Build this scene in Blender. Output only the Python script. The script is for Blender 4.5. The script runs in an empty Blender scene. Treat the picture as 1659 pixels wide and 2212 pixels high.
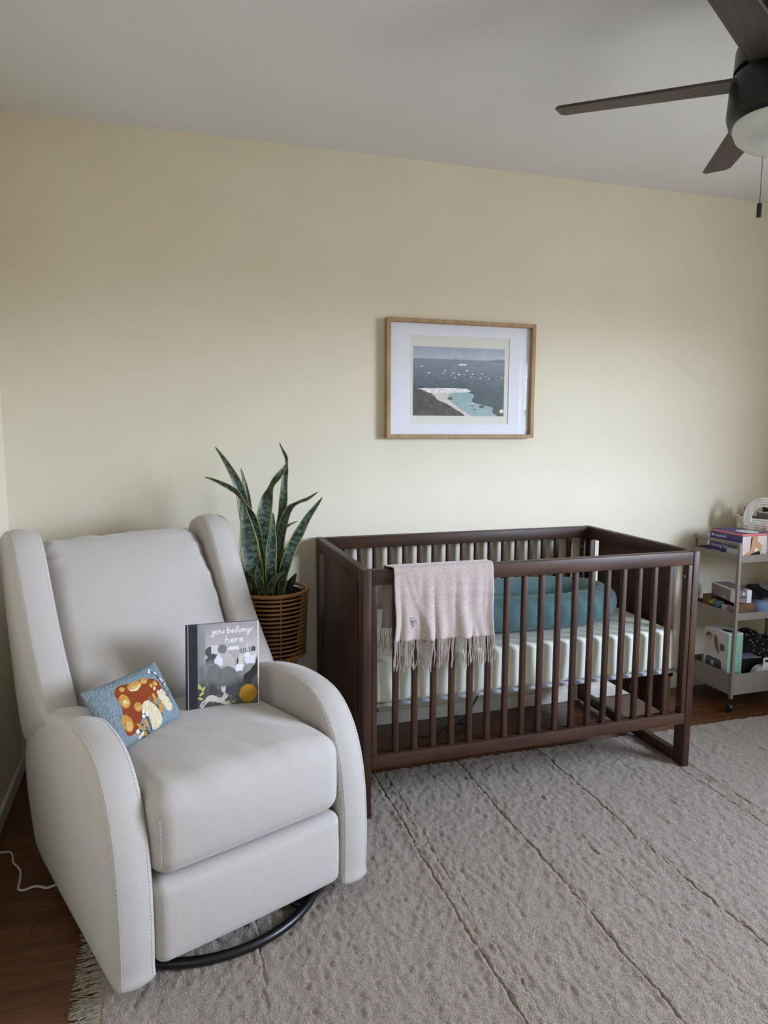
import bpy, bmesh, math, random
import numpy as np
from mathutils import Vector, Matrix, Euler
random.seed(7)
rng = np.random.default_rng(7)
SC = bpy.context.scene
COL = SC.collection

# ------------------------------------------------------------------ camera
F_PX = 1534.0
cam_d = bpy.data.cameras.new('camera')
cam = bpy.data.objects.new('camera', cam_d)
COL.objects.link(cam)
cam_d.sensor_fit = 'VERTICAL'
cam_d.sensor_height = 36.0
cam_d.lens = 36.0 * F_PX / 2212.0
cam_d.clip_start = 0.05
YAW, PITCH, ROLL = 0.303, -0.1199, 0.004
fw = Vector((math.sin(YAW) * math.cos(PITCH), math.cos(YAW) * math.cos(PITCH), math.sin(PITCH)))
rt = Vector((math.cos(YAW), -math.sin(YAW), 0))
up = rt.cross(fw)
r2 = rt * math.cos(ROLL) + up * math.sin(ROLL)
u2 = -rt * math.sin(ROLL) + up * math.cos(ROLL)
M = Matrix((r2, u2, -fw)).transposed().to_4x4()
M.translation = Vector((-0.613, -2.9421, 1.3395))
cam.matrix_world = M
SC.camera = cam

# ------------------------------------------------------------------ sky, daylight, exposure
X_L, X_R, Y_F, Z_C = -1.1706, 2.55, -4.6, 2.4454
WIN = (-3.05, -1.65, 0.98, 1.98)          # window opening in the right wall: y0, y1, z0, z1
world = bpy.data.worlds.new('overcast_sky')
SC.world = world
world.use_nodes = True
wn, wl = world.node_tree.nodes, world.node_tree.links
wn.clear()
w_out = wn.new('ShaderNodeOutputWorld')
w_bg = wn.new('ShaderNodeBackground')
w_tc = wn.new('ShaderNodeTexCoord')
w_sep = wn.new('ShaderNodeSeparateXYZ')
w_rmp = wn.new('ShaderNodeValToRGB')
w_rmp.color_ramp.elements[0].position = 0.490
w_rmp.color_ramp.elements[0].color = (0.15, 0.15, 0.145, 1)
w_rmp.color_ramp.elements[1].position = 0.525
w_rmp.color_ramp.elements[1].color = (0.69, 0.80, 1.0, 1)
w_e = w_rmp.color_ramp.elements.new(1.0)
w_e.color = (0.42, 0.53, 0.74, 1)
w_map = wn.new('ShaderNodeMapRange')
w_map.inputs['From Min'].default_value = -1
w_map.inputs['From Max'].default_value = 1
wl.new(w_tc.outputs['Generated'], w_sep.inputs[0])
wl.new(w_sep.outputs['Z'], w_map.inputs['Value'])
wl.new(w_map.outputs[0], w_rmp.inputs['Fac'])
wl.new(w_rmp.outputs['Color'], w_bg.inputs['Color'])
w_bg.inputs['Strength'].default_value = 9.0
wl.new(w_bg.outputs[0], w_out.inputs['Surface'])

pd = bpy.data.lights.new('window_right_offscreen', 'AREA')
pd.shape = 'RECTANGLE'
pd.size = WIN[1] - WIN[0]
pd.size_y = WIN[3] - WIN[2]
pd.cycles.is_portal = True
po = bpy.data.objects.new('window_right_offscreen', pd)
COL.objects.link(po)
po.location = (X_R + 0.10, (WIN[0] + WIN[1]) / 2, (WIN[2] + WIN[3]) / 2)
po.rotation_euler = (math.radians(90), 0, math.radians(90))

SC.view_settings.view_transform = 'Standard'
SC.view_settings.look = 'None'
SC.view_settings.exposure = 2.92
SC.view_settings.gamma = 1.0
SC.view_settings.use_curve_mapping = False
SC.cycles.max_bounces = 8
SC.cycles.diffuse_bounces = 5
SC.cycles.glossy_bounces = 3
SC.cycles.use_adaptive_sampling = True
SC.cycles.adaptive_threshold = 0.03
SC.cycles.sample_clamp_indirect = 6.0

# ------------------------------------------------------------------ helpers
def lin(c):
    c = np.asarray(c, float) / 255.0
    return np.where(c <= 0.04045, c / 12.92, ((c + 0.055) / 1.055) ** 2.4)

def rgba(c):
    l = lin(c)
    return (float(l[0]), float(l[1]), float(l[2]), 1.0)

class Nodes:
    def __init__(s, m):
        m.use_nodes = True
        s.t = m.node_tree
        s.b = s.t.nodes.get('Principled BSDF')
    def n(s, kind, **kw):
        nd = s.t.nodes.new(kind)
        for k, v in kw.items():
            if k in nd.inputs:
                nd.inputs[k].default_value = v
            else:
                setattr(nd, k, v)
        return nd
    def l(s, a, b):
        s.t.links.new(a, b)

def mat(name, col, rough=0.6, col2=None, scale=8.0, stretch=(1, 1, 1), bump=0.0, bscale=200.0, bstretch=(1, 1, 1),
        metal=0.0, spec=0.5, sheen=0.0, rand=0.0, coat=0.0, detail=4.0, contrast=(0.35, 0.65), dist=0.002):
    m = bpy.data.materials.new(name)
    N = Nodes(m)
    b = N.b
    b.inputs['Roughness'].default_value = rough
    b.inputs['Metallic'].default_value = metal
    b.inputs['Specular IOR Level'].default_value = spec
    b.inputs['Coat Weight'].default_value = coat
    if sheen:
        b.inputs['Sheen Weight'].default_value = sheen
        b.inputs['Sheen Roughness'].default_value = 0.4
    b.inputs['Base Color'].default_value = rgba(col)
    tc = N.n('ShaderNodeTexCoord')
    last = None
    if col2 is not None:
        mp = N.n('ShaderNodeMapping')
        mp.inputs['Scale'].default_value = stretch
        N.l(tc.outputs['Object'], mp.inputs['Vector'])
        vec = mp.outputs[0]
        if rand:
            oi = N.n('ShaderNodeObjectInfo')
            va = N.n('ShaderNodeVectorMath', operation='ADD')
            cm = N.n('ShaderNodeCombineXYZ')
            ml = N.n('ShaderNodeMath', operation='MULTIPLY')
            ml.inputs[1].default_value = 37.0
            N.l(oi.outputs['Random'], ml.inputs[0])
            for k in range(3):
                N.l(ml.outputs[0], cm.inputs[k])
            N.l(vec, va.inputs[0]); N.l(cm.outputs[0], va.inputs[1])
            vec = va.outputs[0]
        nz = N.n('ShaderNodeTexNoise', Scale=scale, Detail=detail)
        N.l(vec, nz.inputs['Vector'])
        rp = N.n('ShaderNodeValToRGB')
        rp.color_ramp.elements[0].position, rp.color_ramp.elements[1].position = contrast
        rp.color_ramp.elements[0].color, rp.color_ramp.elements[1].color = rgba(col), rgba(col2)
        N.l(nz.outputs['Fac'], rp.inputs['Fac'])
        last = rp.outputs['Color']
    if rand:
        oi = N.n('ShaderNodeObjectInfo')
        mr = N.n('ShaderNodeMapRange')
        mr.inputs['To Min'].default_value = 1 - rand
        mr.inputs['To Max'].default_value = 1 + rand
        N.l(oi.outputs['Random'], mr.inputs['Value'])
        hs = N.n('ShaderNodeHueSaturation')
        N.l(mr.outputs[0], hs.inputs['Value'])
        if last is not None:
            N.l(last, hs.inputs['Color'])
        else:
            hs.inputs['Color'].default_value = rgba(col)
        last = hs.outputs['Color']
    if last is not None:
        N.l(last, b.inputs['Base Color'])
    if bump:
        mp2 = N.n('ShaderNodeMapping')
        mp2.inputs['Scale'].default_value = bstretch
        N.l(tc.outputs['Object'], mp2.inputs['Vector'])
        nb = N.n('ShaderNodeTexNoise', Scale=bscale, Detail=3.0)
        N.l(mp2.outputs[0], nb.inputs['Vector'])
        bp = N.n('ShaderNodeBump', Strength=bump, Distance=dist)
        N.l(nb.outputs['Fac'], bp.inputs['Height'])
        N.l(bp.outputs[0], b.inputs['Normal'])
    return m

def print_mat(name, rough=0.45, bump=0.0, bscale=300, voronoi=False, spec=0.5, jitter=0.0):
    """flat print: colour comes from the mesh's own colour attribute"""
    m = bpy.data.materials.new(name)
    N = Nodes(m)
    at = N.n('ShaderNodeAttribute', attribute_name='print')
    N.b.inputs['Roughness'].default_value = rough
    N.b.inputs['Specular IOR Level'].default_value = spec
    N.l(at.outputs['Color'], N.b.inputs['Base Color'])
    if bump:
        tc = N.n('ShaderNodeTexCoord')
        if voronoi:
            tx = N.n('ShaderNodeTexVoronoi', Scale=bscale)
            N.l(tc.outputs['Object'], tx.inputs['Vector'])
            h = tx.outputs['Distance']
            inv = N.n('ShaderNodeMath', operation='SUBTRACT')
            inv.inputs[0].default_value = 1.0
            N.l(h, inv.inputs[1])
            h = inv.outputs[0]
        else:
            tx = N.n('ShaderNodeTexNoise', Scale=bscale)
            N.l(tc.outputs['Object'], tx.inputs['Vector'])
            h = tx.outputs['Fac']
        bp = N.n('ShaderNodeBump', Strength=bump, Distance=0.003)
        N.l(h, bp.inputs['Height'])
        N.l(bp.outputs[0], N.b.inputs['Normal'])
    return m

def glass_mat(name, gloss=0.035):
    m = bpy.data.materials.new(name)
    m.use_nodes = True
    t = m.node_tree
    t.nodes.clear()
    o = t.nodes.new('ShaderNodeOutputMaterial')
    mx = t.nodes.new('ShaderNodeMixShader')
    tr = t.nodes.new('ShaderNodeBsdfTransparent')
    gl = t.nodes.new('ShaderNodeBsdfGlossy')
    gl.inputs['Roughness'].default_value = 0.02
    mx.inputs[0].default_value = gloss
    t.links.new(tr.outputs[0], mx.inputs[1])
    t.links.new(gl.outputs[0], mx.inputs[2])
    t.links.new(mx.outputs[0], o.inputs['Surface'])
    return m

def finish(o, m, parent=None, smooth=True, angle=38):
    me = o.data
    if m is not None:
        me.materials.append(m)
    if smooth:
        me.polygons.foreach_set('use_smooth', [True] * len(me.polygons))
        if angle:
            me.set_sharp_from_angle(angle=math.radians(angle))
    COL.objects.link(o)
    if parent is not None:
        o.parent = parent
    return o

def bobj(name, bm, m, parent=None, smooth=True, angle=38):
    bmesh.ops.recalc_face_normals(bm, faces=bm.faces)
    me = bpy.data.meshes.new(name)
    bm.to_mesh(me)
    bm.free()
    return finish(bpy.data.objects.new(name, me), m, parent, smooth, angle)

def dobj(name, verts, faces, m, parent=None, smooth=True, angle=38, col=None):
    me = bpy.data.meshes.new(name)
    me.from_pydata([tuple(map(float, v)) for v in verts], [], [tuple(map(int, f)) for f in faces])
    if col is not None:
        a = me.color_attributes.new('print', 'FLOAT_COLOR', 'POINT')
        c = np.ones((len(verts), 4), np.float32)
        c[:, :3] = col
        a.data.foreach_set('color', c.ravel())
    me.validate()
    return finish(bpy.data.objects.new(name, me), m, parent, smooth, angle)

def thing(name, label, cat, loc=(0, 0, 0), rot=(0, 0, 0), group=None):
    o = bpy.data.objects.new(name, None)
    COL.objects.link(o)
    o.empty_display_size = 0.1
    o.location = loc
    o.rotation_euler = rot
    return tag(o, label, cat, group)

def tag(o, label, cat, group=None):
    o['label'] = label
    o['category'] = cat
    if group:
        o['group'] = group
    return o

def struct(o):
    o['kind'] = 'structure'
    return o

def share(name, src, parent, loc=(0, 0, 0), rot=(0, 0, 0), scale=(1, 1, 1)):
    o = bpy.data.objects.new(name, src.data)
    COL.objects.link(o)
    o.parent = parent
    o.location = loc
    o.rotation_euler = rot
    o.scale = scale
    return o

def bx(bm, x0, x1, y0, y1, z0, z1, bev=0.002, seg=2, M4=None):
    t = bmesh.new()
    bmesh.ops.create_cube(t, size=1.0)
    for v in t.verts:
        v.co = Vector(((x0 + x1) / 2 + v.co.x * (x1 - x0), (y0 + y1) / 2 + v.co.y * (y1 - y0), (z0 + z1) / 2 + v.co.z * (z1 - z0)))
    if bev:
        bmesh.ops.bevel(t, geom=list(t.edges), offset=bev, segments=seg, profile=0.5, affect='EDGES')
    if M4 is not None:
        bmesh.ops.transform(t, matrix=M4, verts=t.verts)
    me = bpy.data.meshes.new('t')
    t.to_mesh(me)
    t.free()
    bm.from_mesh(me)
    bpy.data.meshes.remove(me)
    return bm

def box(name, x0, x1, y0, y1, z0, z1, m, parent=None, bev=0.002, seg=2, M4=None):
    return bobj(name, bx(bmesh.new(), x0, x1, y0, y1, z0, z1, bev, seg, M4), m, parent)

def catmull(P, n=8, closed=False):
    P = [np.asarray(p, float) for p in P]
    out = []
    L = len(P)
    rngk = range(L) if closed else range(L - 1)
    for i in rngk:
        if closed:
            a, b, c, d = P[(i - 1) % L], P[i], P[(i + 1) % L], P[(i + 2) % L]
        else:
            b, c = P[i], P[i + 1]
            a = P[i - 1] if i else 2 * b - c
            d = P[i + 2] if i + 2 < L else 2 * c - b
        for k in range(n):
            t = k / n
            out.append(0.5 * ((2 * b) + (c - a) * t + (2 * a - 5 * b + 4 * c - d) * t * t + (3 * b - a - 3 * c + d) * t ** 3))
    if not closed:
        out.append(P[-1])
    return np.array(out)

def tube_data(P, r, seg=8, closed=False, cap=True):
    P = [Vector(tuple(p)) for p in P]
    n = len(P)
    R = [r] * n if np.isscalar(r) else list(r)
    V, Fc = [], []
    t0 = (P[1] - P[0]).normalized()
    a = Vector((0, 0, 1)) if abs(t0.z) < 0.9 else Vector((1, 0, 0))
    nrm = (a - t0 * a.dot(t0)).normalized()
    for i in range(n):
        if closed:
            t = (P[(i + 1) % n] - P[i - 1]).normalized()
        else:
            t = (P[min(i + 1, n - 1)] - P[max(i - 1, 0)]).normalized()
        nrm = (nrm - t * nrm.dot(t)).normalized()
        bn = t.cross(nrm)
        for k in range(seg):
            an = 2 * math.pi * k / seg
            V.append(P[i] + (nrm * math.cos(an) + bn * math.sin(an)) * R[i])
    m = n if closed else n - 1
    for i in range(m):
        for k in range(seg):
            a0, b0 = i * seg + k, i * seg + (k + 1) % seg
            j = (i + 1) % n
            Fc.append((a0, b0, j * seg + (k + 1) % seg, j * seg + k))
    if cap and not closed:
        Fc.append(tuple(range(seg))[::-1])
        Fc.append(tuple(range((n - 1) * seg, n * seg)))
    return V, Fc

def join(parts):
    V, Fc = [], []
    for v, f in parts:
        o = len(V)
        V += list(v)
        Fc += [tuple(i + o for i in q) for q in f]
    return V, Fc

def tube(name, P, r, m, parent=None, seg=8, closed=False):
    V, Fc = tube_data(P, r, seg, closed)
    return dobj(name, V, Fc, m, parent)

def lathe_data(prof, seg=32, c=(0, 0, 0)):
    V, Fc = [], []
    for r, z in prof:
        for k in range(seg):
            a = 2 * math.pi * k / seg
            V.append((c[0] + r * math.cos(a), c[1] + r * math.sin(a), c[2] + z))
    for i in range(len(prof) - 1):
        for k in range(seg):
            k2 = (k + 1) % seg
            Fc.append((i * seg + k, i * seg + k2, (i + 1) * seg + k2, (i + 1) * seg + k))
    Fc.append(tuple(range(seg))[::-1])
    n = len(prof)
    Fc.append(tuple(range((n - 1) * seg, n * seg)))
    return V, Fc

def lathe(name, prof, m, parent=None, seg=32, c=(0, 0, 0)):
    V, Fc = lathe_data(prof, seg, c)
    return dobj(name, V, Fc, m, parent)

def rbox_data(sx, sy, sz, r, n=10, k=4):
    """rounded box centred at 0: numpy verts + quad faces"""
    s = np.array([sx, sy, sz]) / 2.0
    inn = s - r
    axes = []
    for i in range(3):
        e = np.tan(np.linspace(0, math.pi / 4, k + 1)) * r
        mid = np.linspace(-inn[i], inn[i], max(2, n if np.isscalar(n) else n[i]))
        axes.append(np.concatenate([-inn[i] - e[::-1][:-1], mid, inn[i] + e[1:]]) if inn[i] > 1e-6 else np.concatenate([-e[::-1][:-1], e]))
    key, V, Fc = {}, [], []
    def vid(p):
        kk = (round(p[0], 6), round(p[1], 6), round(p[2], 6))
        if kk not in key:
            key[kk] = len(V)
            V.append(p)
        return key[kk]
    for ax in range(3):
        a, b = (ax + 1) % 3, (ax + 2) % 3
        for sg in (-1, 1):
            ids = []
            for va in axes[a]:
                row = []
                for vb in axes[b]:
                    p = [0, 0, 0]
                    p[ax], p[a], p[b] = sg * s[ax], va, vb
                    row.append(vid(p))
                ids.append(row)
            for i in range(len(ids) - 1):
                for j in range(len(ids[0]) - 1):
                    q = (ids[i][j], ids[i + 1][j], ids[i + 1][j + 1], ids[i][j + 1])
                    Fc.append(q if sg > 0 else q[::-1])
    V = np.array(V, float)
    q = np.clip(V, -inn, inn)
    d = V - q
    L = np.linalg.norm(d, axis=1)
    ok = L > 1e-9
    V[ok] = q[ok] + d[ok] / L[ok][:, None] * r
    return V, Fc

def hsh(ix, iy, seed):
    h = (ix.astype(np.int64) * 374761393 + iy.astype(np.int64) * 668265263 + seed * 1442695041) & 0x7fffffff
    h = ((h ^ (h >> 13)) * 1274126177) & 0x7fffffff
    return ((h ^ (h >> 16)) & 0xffff) / 65535.0

def vnoise(x, y, s=1.0, seed=0, oct=1):
    x, y = np.asarray(x, float) / s, np.asarray(y, float) / s
    tot, amp, nrm = 0, 1.0, 0
    for o in range(oct):
        ix, iy = np.floor(x), np.floor(y)
        fx, fy = x - ix, y - iy
        fx, fy = fx * fx * (3 - 2 * fx), fy * fy * (3 - 2 * fy)
        a, b = hsh(ix, iy, seed + o), hsh(ix + 1, iy, seed + o)
        c, d = hsh(ix, iy + 1, seed + o), hsh(ix + 1, iy + 1, seed + o)
        tot = tot + amp * ((a * (1 - fx) + b * fx) * (1 - fy) + (c * (1 - fx) + d * fx) * fy)
        nrm += amp
        x, y, amp = x * 2.03, y * 2.03, amp * 0.5
    return tot / nrm

class Paint:
    """a little vector painter that colours the points of a grid (x right, y up, in metres of the print)"""
    def __init__(s, w, h, nx, ny, base=(255, 255, 255)):
        s.w, s.h, s.nx, s.ny = w, h, nx, ny
        gx, gy = np.meshgrid(np.linspace(0, w, nx), np.linspace(0, h, ny))
        s.X, s.Y = gx.ravel(), gy.ravel()
        s.C = np.tile(lin(base), (nx * ny, 1))
    def put(s, mask, col, a=1.0):
        mask = np.asarray(mask, float) * a
        s.C = s.C * (1 - mask[:, None]) + lin(col)[None, :] * mask[:, None]
    def poly(s, pts, col, a=1.0):
        pts = np.asarray(pts, float)
        ins = np.zeros(len(s.X), bool)
        n = len(pts)
        for i in range(n):
            x1, y1 = pts[i]
            x2, y2 = pts[(i + 1) % n]
            if y1 == y2:
                continue
            c = ((y1 > s.Y) != (y2 > s.Y)) & (s.X < (x2 - x1) * (s.Y - y1) / (y2 - y1) + x1)
            ins ^= c
        s.put(ins, col, a)
        return ins
    def ell(s, cx, cy, rx, ry, col, a=1.0, rot=0.0):
        dx, dy = s.X - cx, s.Y - cy
        c, n = math.cos(rot), math.sin(rot)
        m = ((dx * c + dy * n) / rx) ** 2 + ((-dx * n + dy * c) / ry) ** 2 <= 1
        s.put(m, col, a)
        return m
    def stroke(s, pts, w, col, a=1.0, smooth=True):
        pts = catmull(pts, 5) if smooth and len(pts) > 2 else np.asarray(pts, float)
        D = np.full(len(s.X), 1e9)
        x0, x1 = pts[:, 0].min() - w, pts[:, 0].max() + w
        y0, y1 = pts[:, 1].min() - w, pts[:, 1].max() + w
        sel = np.where((s.X > x0) & (s.X < x1) & (s.Y > y0) & (s.Y < y1))[0]
        X, Y = s.X[sel], s.Y[sel]
        d = np.full(len(sel), 1e9)
        for p, q in zip(pts[:-1], pts[1:]):
            v = q - p
            L = v @ v + 1e-12
            t = np.clip(((X - p[0]) * v[0] + (Y - p[1]) * v[1]) / L, 0, 1)
            d = np.minimum(d, np.hypot(X - p[0] - t * v[0], Y - p[1] - t * v[1]))
        m = np.zeros(len(s.X))
        m[sel] = np.clip((w / 2 - d) / (s.w / s.nx) + 0.5, 0, 1)
        s.put(m, col, a)
    def grad(s, y0, y1, c0, c1, mask=None, a=1.0):
        t = np.clip((s.Y - y0) / (y1 - y0), 0, 1)[:, None]
        g = lin(c0)[None] * (1 - t) + lin(c1)[None] * t
        inside = ((s.Y >= min(y0, y1)) & (s.Y <= max(y0, y1))) if mask is None else mask
        k = inside.astype(float)[:, None] * a
        s.C = s.C * (1 - k) + g * k
    def noise(s, sc, amt, seed=1, sy=None, mask=None):
        n = vnoise(s.X, s.Y * (sc / (sy or sc)), sc, seed, 3) - 0.5
        k = np.clip(1 + n * amt * 2, 0.05, 3)
        if mask is not None:
            k = np.where(mask, k, 1)
        s.C = s.C * k[:, None]
    def grid(s, z=0.0, M4=None):
        V = np.stack([s.X, s.Y, np.full(len(s.X), z)], 1)
        return V
    def faces(s):
        i = np.arange(s.nx * s.ny).reshape(s.ny, s.nx)
        return np.stack([i[:-1, :-1].ravel(), i[:-1, 1:].ravel(), i[1:, 1:].ravel(), i[1:, :-1].ravel()], 1)
    def obj(s, name, m, parent, V=None, M4=None):
        V = s.grid() if V is None else V
        if M4 is not None:
            A = np.array(M4)
            V = V @ A[:3, :3].T + A[:3, 3]
        Fc = s.faces()
        me = bpy.data.meshes.new(name)
        me.vertices.add(len(V))
        me.vertices.foreach_set('co', V.astype(np.float32).ravel())
        me.loops.add(Fc.size)
        me.loops.foreach_set('vertex_index', Fc.astype(np.int32).ravel())
        me.polygons.add(len(Fc))
        me.polygons.foreach_set('loop_start', np.arange(0, Fc.size, 4, dtype=np.int32))
        me.update(calc_edges=True)
        at = me.color_attributes.new('print', 'FLOAT_COLOR', 'POINT')
        c = np.ones((len(V), 4), np.float32)
        c[:, :3] = np.clip(s.C, 0, 1)
        at.data.foreach_set('color', c.ravel())
        return finish(bpy.data.objects.new(name, me), m, parent, True, 0)

def gridmesh(name, V, nu, nv, m, parent=None, closed_u=False):
    """V: (nv*nu,3) row-major rows of nu"""
    i = np.arange(nu * nv).reshape(nv, nu)
    if closed_u:
        i = np.concatenate([i, i[:, :1]], 1)
    Fc = np.stack([i[:-1, :-1].ravel(), i[:-1, 1:].ravel(), i[1:, 1:].ravel(), i[1:, :-1].ravel()], 1)
    me = bpy.data.meshes.new(name)
    me.vertices.add(len(V))
    me.vertices.foreach_set('co', np.asarray(V, np.float32).ravel())
    me.loops.add(Fc.size)
    me.loops.foreach_set('vertex_index', Fc.astype(np.int32).ravel())
    me.polygons.add(len(Fc))
    me.polygons.foreach_set('loop_start', np.arange(0, Fc.size, 4, dtype=np.int32))
    me.update(calc_edges=True)
    return finish(bpy.data.objects.new(name, me), m, parent, True, 0)

def text(name, body, size, m, parent, M4, align='LEFT', thick=0.0002, shear=0.0, sx=1.0):
    cu = bpy.data.curves.new(name, 'FONT')
    cu.body = body
    cu.size = size
    cu.align_x = align
    cu.extrude = thick
    cu.shear = shear
    tmp = bpy.data.objects.new(name + '_t', cu)
    COL.objects.link(tmp)
    me = bpy.data.meshes.new_from_object(tmp)
    bpy.data.objects.remove(tmp)
    me.transform(M4 @ Matrix.Diagonal((sx, 1, 1, 1)))
    me.name = name
    me.materials.clear()
    return finish(bpy.data.objects.new(name, me), m, parent, False)

def frame4(o, ex, ey):
    """matrix with origin o, local x=ex, local y=ey"""
    ex, ey = Vector(ex).normalized(), Vector(ey)
    ey = (ey - ex * ey.dot(ex)).normalized()
    ez = ex.cross(ey)
    m = Matrix((ex, ey, ez)).transposed().to_4x4()
    m.translation = Vector(o)
    return m

# ------------------------------------------------------------------ materials
m_wall = mat('wall_paint_cream', (227, 219, 198), 0.62, (224, 215, 194), 3.0, bump=0.12, bscale=260, spec=0.3)
m_ceil = mat('ceiling_paint_white', (236, 236, 238), 0.85, (233, 233, 235), 2.0, bump=0.10, bscale=160, spec=0.2)
m_trim = mat('trim_paint_white', (228, 226, 218), 0.4, spec=0.5)
m_plank = mat('oak_floor', (104, 63, 34), 0.34, (72, 42, 22), 5.0, (1.6, 26, 1), bump=0.06, bscale=30, bstretch=(2, 40, 1), rand=0.16, coat=0.15)
m_sub = mat('floor_gap', (40, 22, 12), 0.8)
m_wood = mat('dark_walnut', (72, 47, 34), 0.47, (51, 33, 24), 7.0, (6, 6, 0.7), bump=0.04, bscale=60, bstretch=(8, 8, 0.5), spec=0.32, rand=0.06)
m_woodh = mat('dark_walnut_lengthwise', (72, 47, 34), 0.47, (51, 33, 24), 7.0, (0.7, 6, 6), bump=0.04, bscale=60, bstretch=(0.5, 8, 8), spec=0.32, rand=0.06)
m_woody = mat('dark_walnut_crosswise', (72, 47, 34), 0.47, (51, 33, 24), 7.0, (6, 0.7, 6), bump=0.04, bscale=60, bstretch=(8, 0.5, 8), spec=0.32, rand=0.06)
m_metal = mat('steel', (170, 170, 168), 0.3, metal=1.0)
m_black = mat('black_metal', (14, 14, 15), 0.35)
m_blackp = mat('black_plastic', (12, 12, 13), 0.45)
m_sheet = mat('sage_white_sheet', (214, 216, 203), 0.75, (207, 210, 197), 5.0, bump=0.25, bscale=9, bstretch=(3, 1, 1), sheen=0.1, dist=0.01)
m_board = mat('mattress_board', (168, 168, 176), 0.7)
m_teal = mat('teal_jersey', (92, 124, 127), 0.85, (84, 116, 120), 6.0, bump=0.25, bscale=14, bstretch=(2.5, 1, 1), sheen=0.2, dist=0.006)
m_wool = mat('beige_wool', (190, 175, 168), 0.95, (168, 152, 146), 170, (1, 1, 1), bump=0.5, bscale=420, sheen=0.4, detail=3, contrast=(0.3, 0.7))
m_mark = mat('grey_stamp', (96, 92, 104), 0.9)
m_velvet = mat('oatmeal_microfibre', (192, 185, 179), 0.92, (180, 173, 166), 420, bump=0.3, bscale=900, sheen=0.35, spec=0.2)
m_thread = mat('oatmeal_thread', (205, 197, 188), 0.9)
m_rug = mat('taupe_wool_pile', (142, 128, 115), 1.0, (170, 155, 140), 170, (1.15, 0.8, 1), bump=1.0, bscale=260, sheen=0.25, spec=0.1, detail=3, contrast=(0.30, 0.66), dist=0.008)
m_fringe = mat('rug_fringe_wool', (160, 149, 132), 1.0, (128, 118, 104), 90, spec=0.1)
m_oak = mat('oak_frame', (178, 146, 106), 0.6, (158, 126, 88), 6, (8, 8, 1.2), bump=0.05, bscale=80)
m_matb = mat('white_mat_board', (236, 238, 246), 0.85)
m_paper = mat('ivory_paper', (226, 224, 214), 0.6)
m_glass = glass_mat('picture_glass')
m_rattan = mat('rattan', (172, 122, 70), 0.45, (138, 92, 50), 20, bump=0.1, bscale=150)
m_soil = mat('dark_soil', (22, 17, 13), 0.95, (34, 26, 19), 60, bump=0.8, bscale=90)
m_cart = mat('warm_grey_steel', (134, 126, 115), 0.5, spec=0.35)
m_fanwood = mat('weathered_wood', (80, 70, 63), 0.5, (60, 51, 46), 8, (1.2, 12, 1), bump=0.05, bscale=60)
m_globe = mat('opal_glass', (216, 218, 214), 0.3)
m_cord = mat('white_cord', (214, 206, 196), 0.5)
m_print = print_mat('printed_paper', 0.42)
m_photo = print_mat('photo_print', 0.5)
m_hook = print_mat('hooked_wool', 0.95, 1.0, 250, True, spec=0.15)
m_card = mat('kraft_card', (120, 88, 56), 0.8, (104, 74, 46), 12, (1, 1, 8))
m_white = mat('white_card', (222, 220, 220), 0.5)
m_mauve = mat('mauve_card', (126, 112, 114), 0.55)
m_navy = mat('navy_plastic_bag', (20, 24, 44), 0.35)
m_rope = mat('cotton_rope', (226, 219, 208), 0.9, (206, 198, 186), 40, bump=0.5, bscale=240)
m_pink = mat('pink_ribbon', (214, 172, 180), 0.8)
m_purple = mat('violet_card', (62, 54, 118), 0.45)
m_coral = mat('coral_card', (222, 120, 106), 0.45)
m_ink = mat('white_ink', (232, 230, 236), 0.6)
m_dink = mat('dark_ink', (52, 50, 40), 0.6)
m_cloth_navy = mat('navy_book_cloth', (28, 28, 42), 0.7, (22, 22, 34), 60, bump=0.3, bscale=900)
m_pages = mat('page_edges', (222, 216, 204), 0.8)
m_gold = mat('gold_foil', (196, 150, 40), 0.4, metal=0.3)
m_goldd = mat('gold_foil_relief', (172, 128, 30), 0.4, metal=0.3)

# ------------------------------------------------------------------ the room
def slab(name, x0, x1, y0, y1, z0, z1, m):
    return struct(box(name, x0, x1, y0, y1, z0, z1, m, None, 0))
T = 0.12
floor = slab('floor', X_L - T, X_R + T, Y_F - T, T, -0.12, -0.008, m_sub)
slab('ceiling', X_L - T, X_R + T, Y_F - T, T, Z_C, Z_C + 0.1, m_ceil)
slab('wall_back', X_L - T, X_R + T, 0, T, -0.008, Z_C, m_wall)
slab('wall_left', X_L - T, X_L, Y_F, 0, -0.008, Z_C, m_wall)
slab('wall_front', X_L - T, X_R + T, Y_F - T, Y_F, -0.008, Z_C, m_wall)
b = bmesh.new()
y0, y1, z0, z1 = WIN
for q in ((Y_F, y0, -0.008, Z_C), (y1, 0, -0.008, Z_C), (y0, y1, -0.008, z0), (y0, y1, z1, Z_C)):
    bx(b, X_R, X_R + T, q[0], q[1], q[2], q[3], 0)
struct(bobj('wall_right', b, m_wall, None, False))
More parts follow.
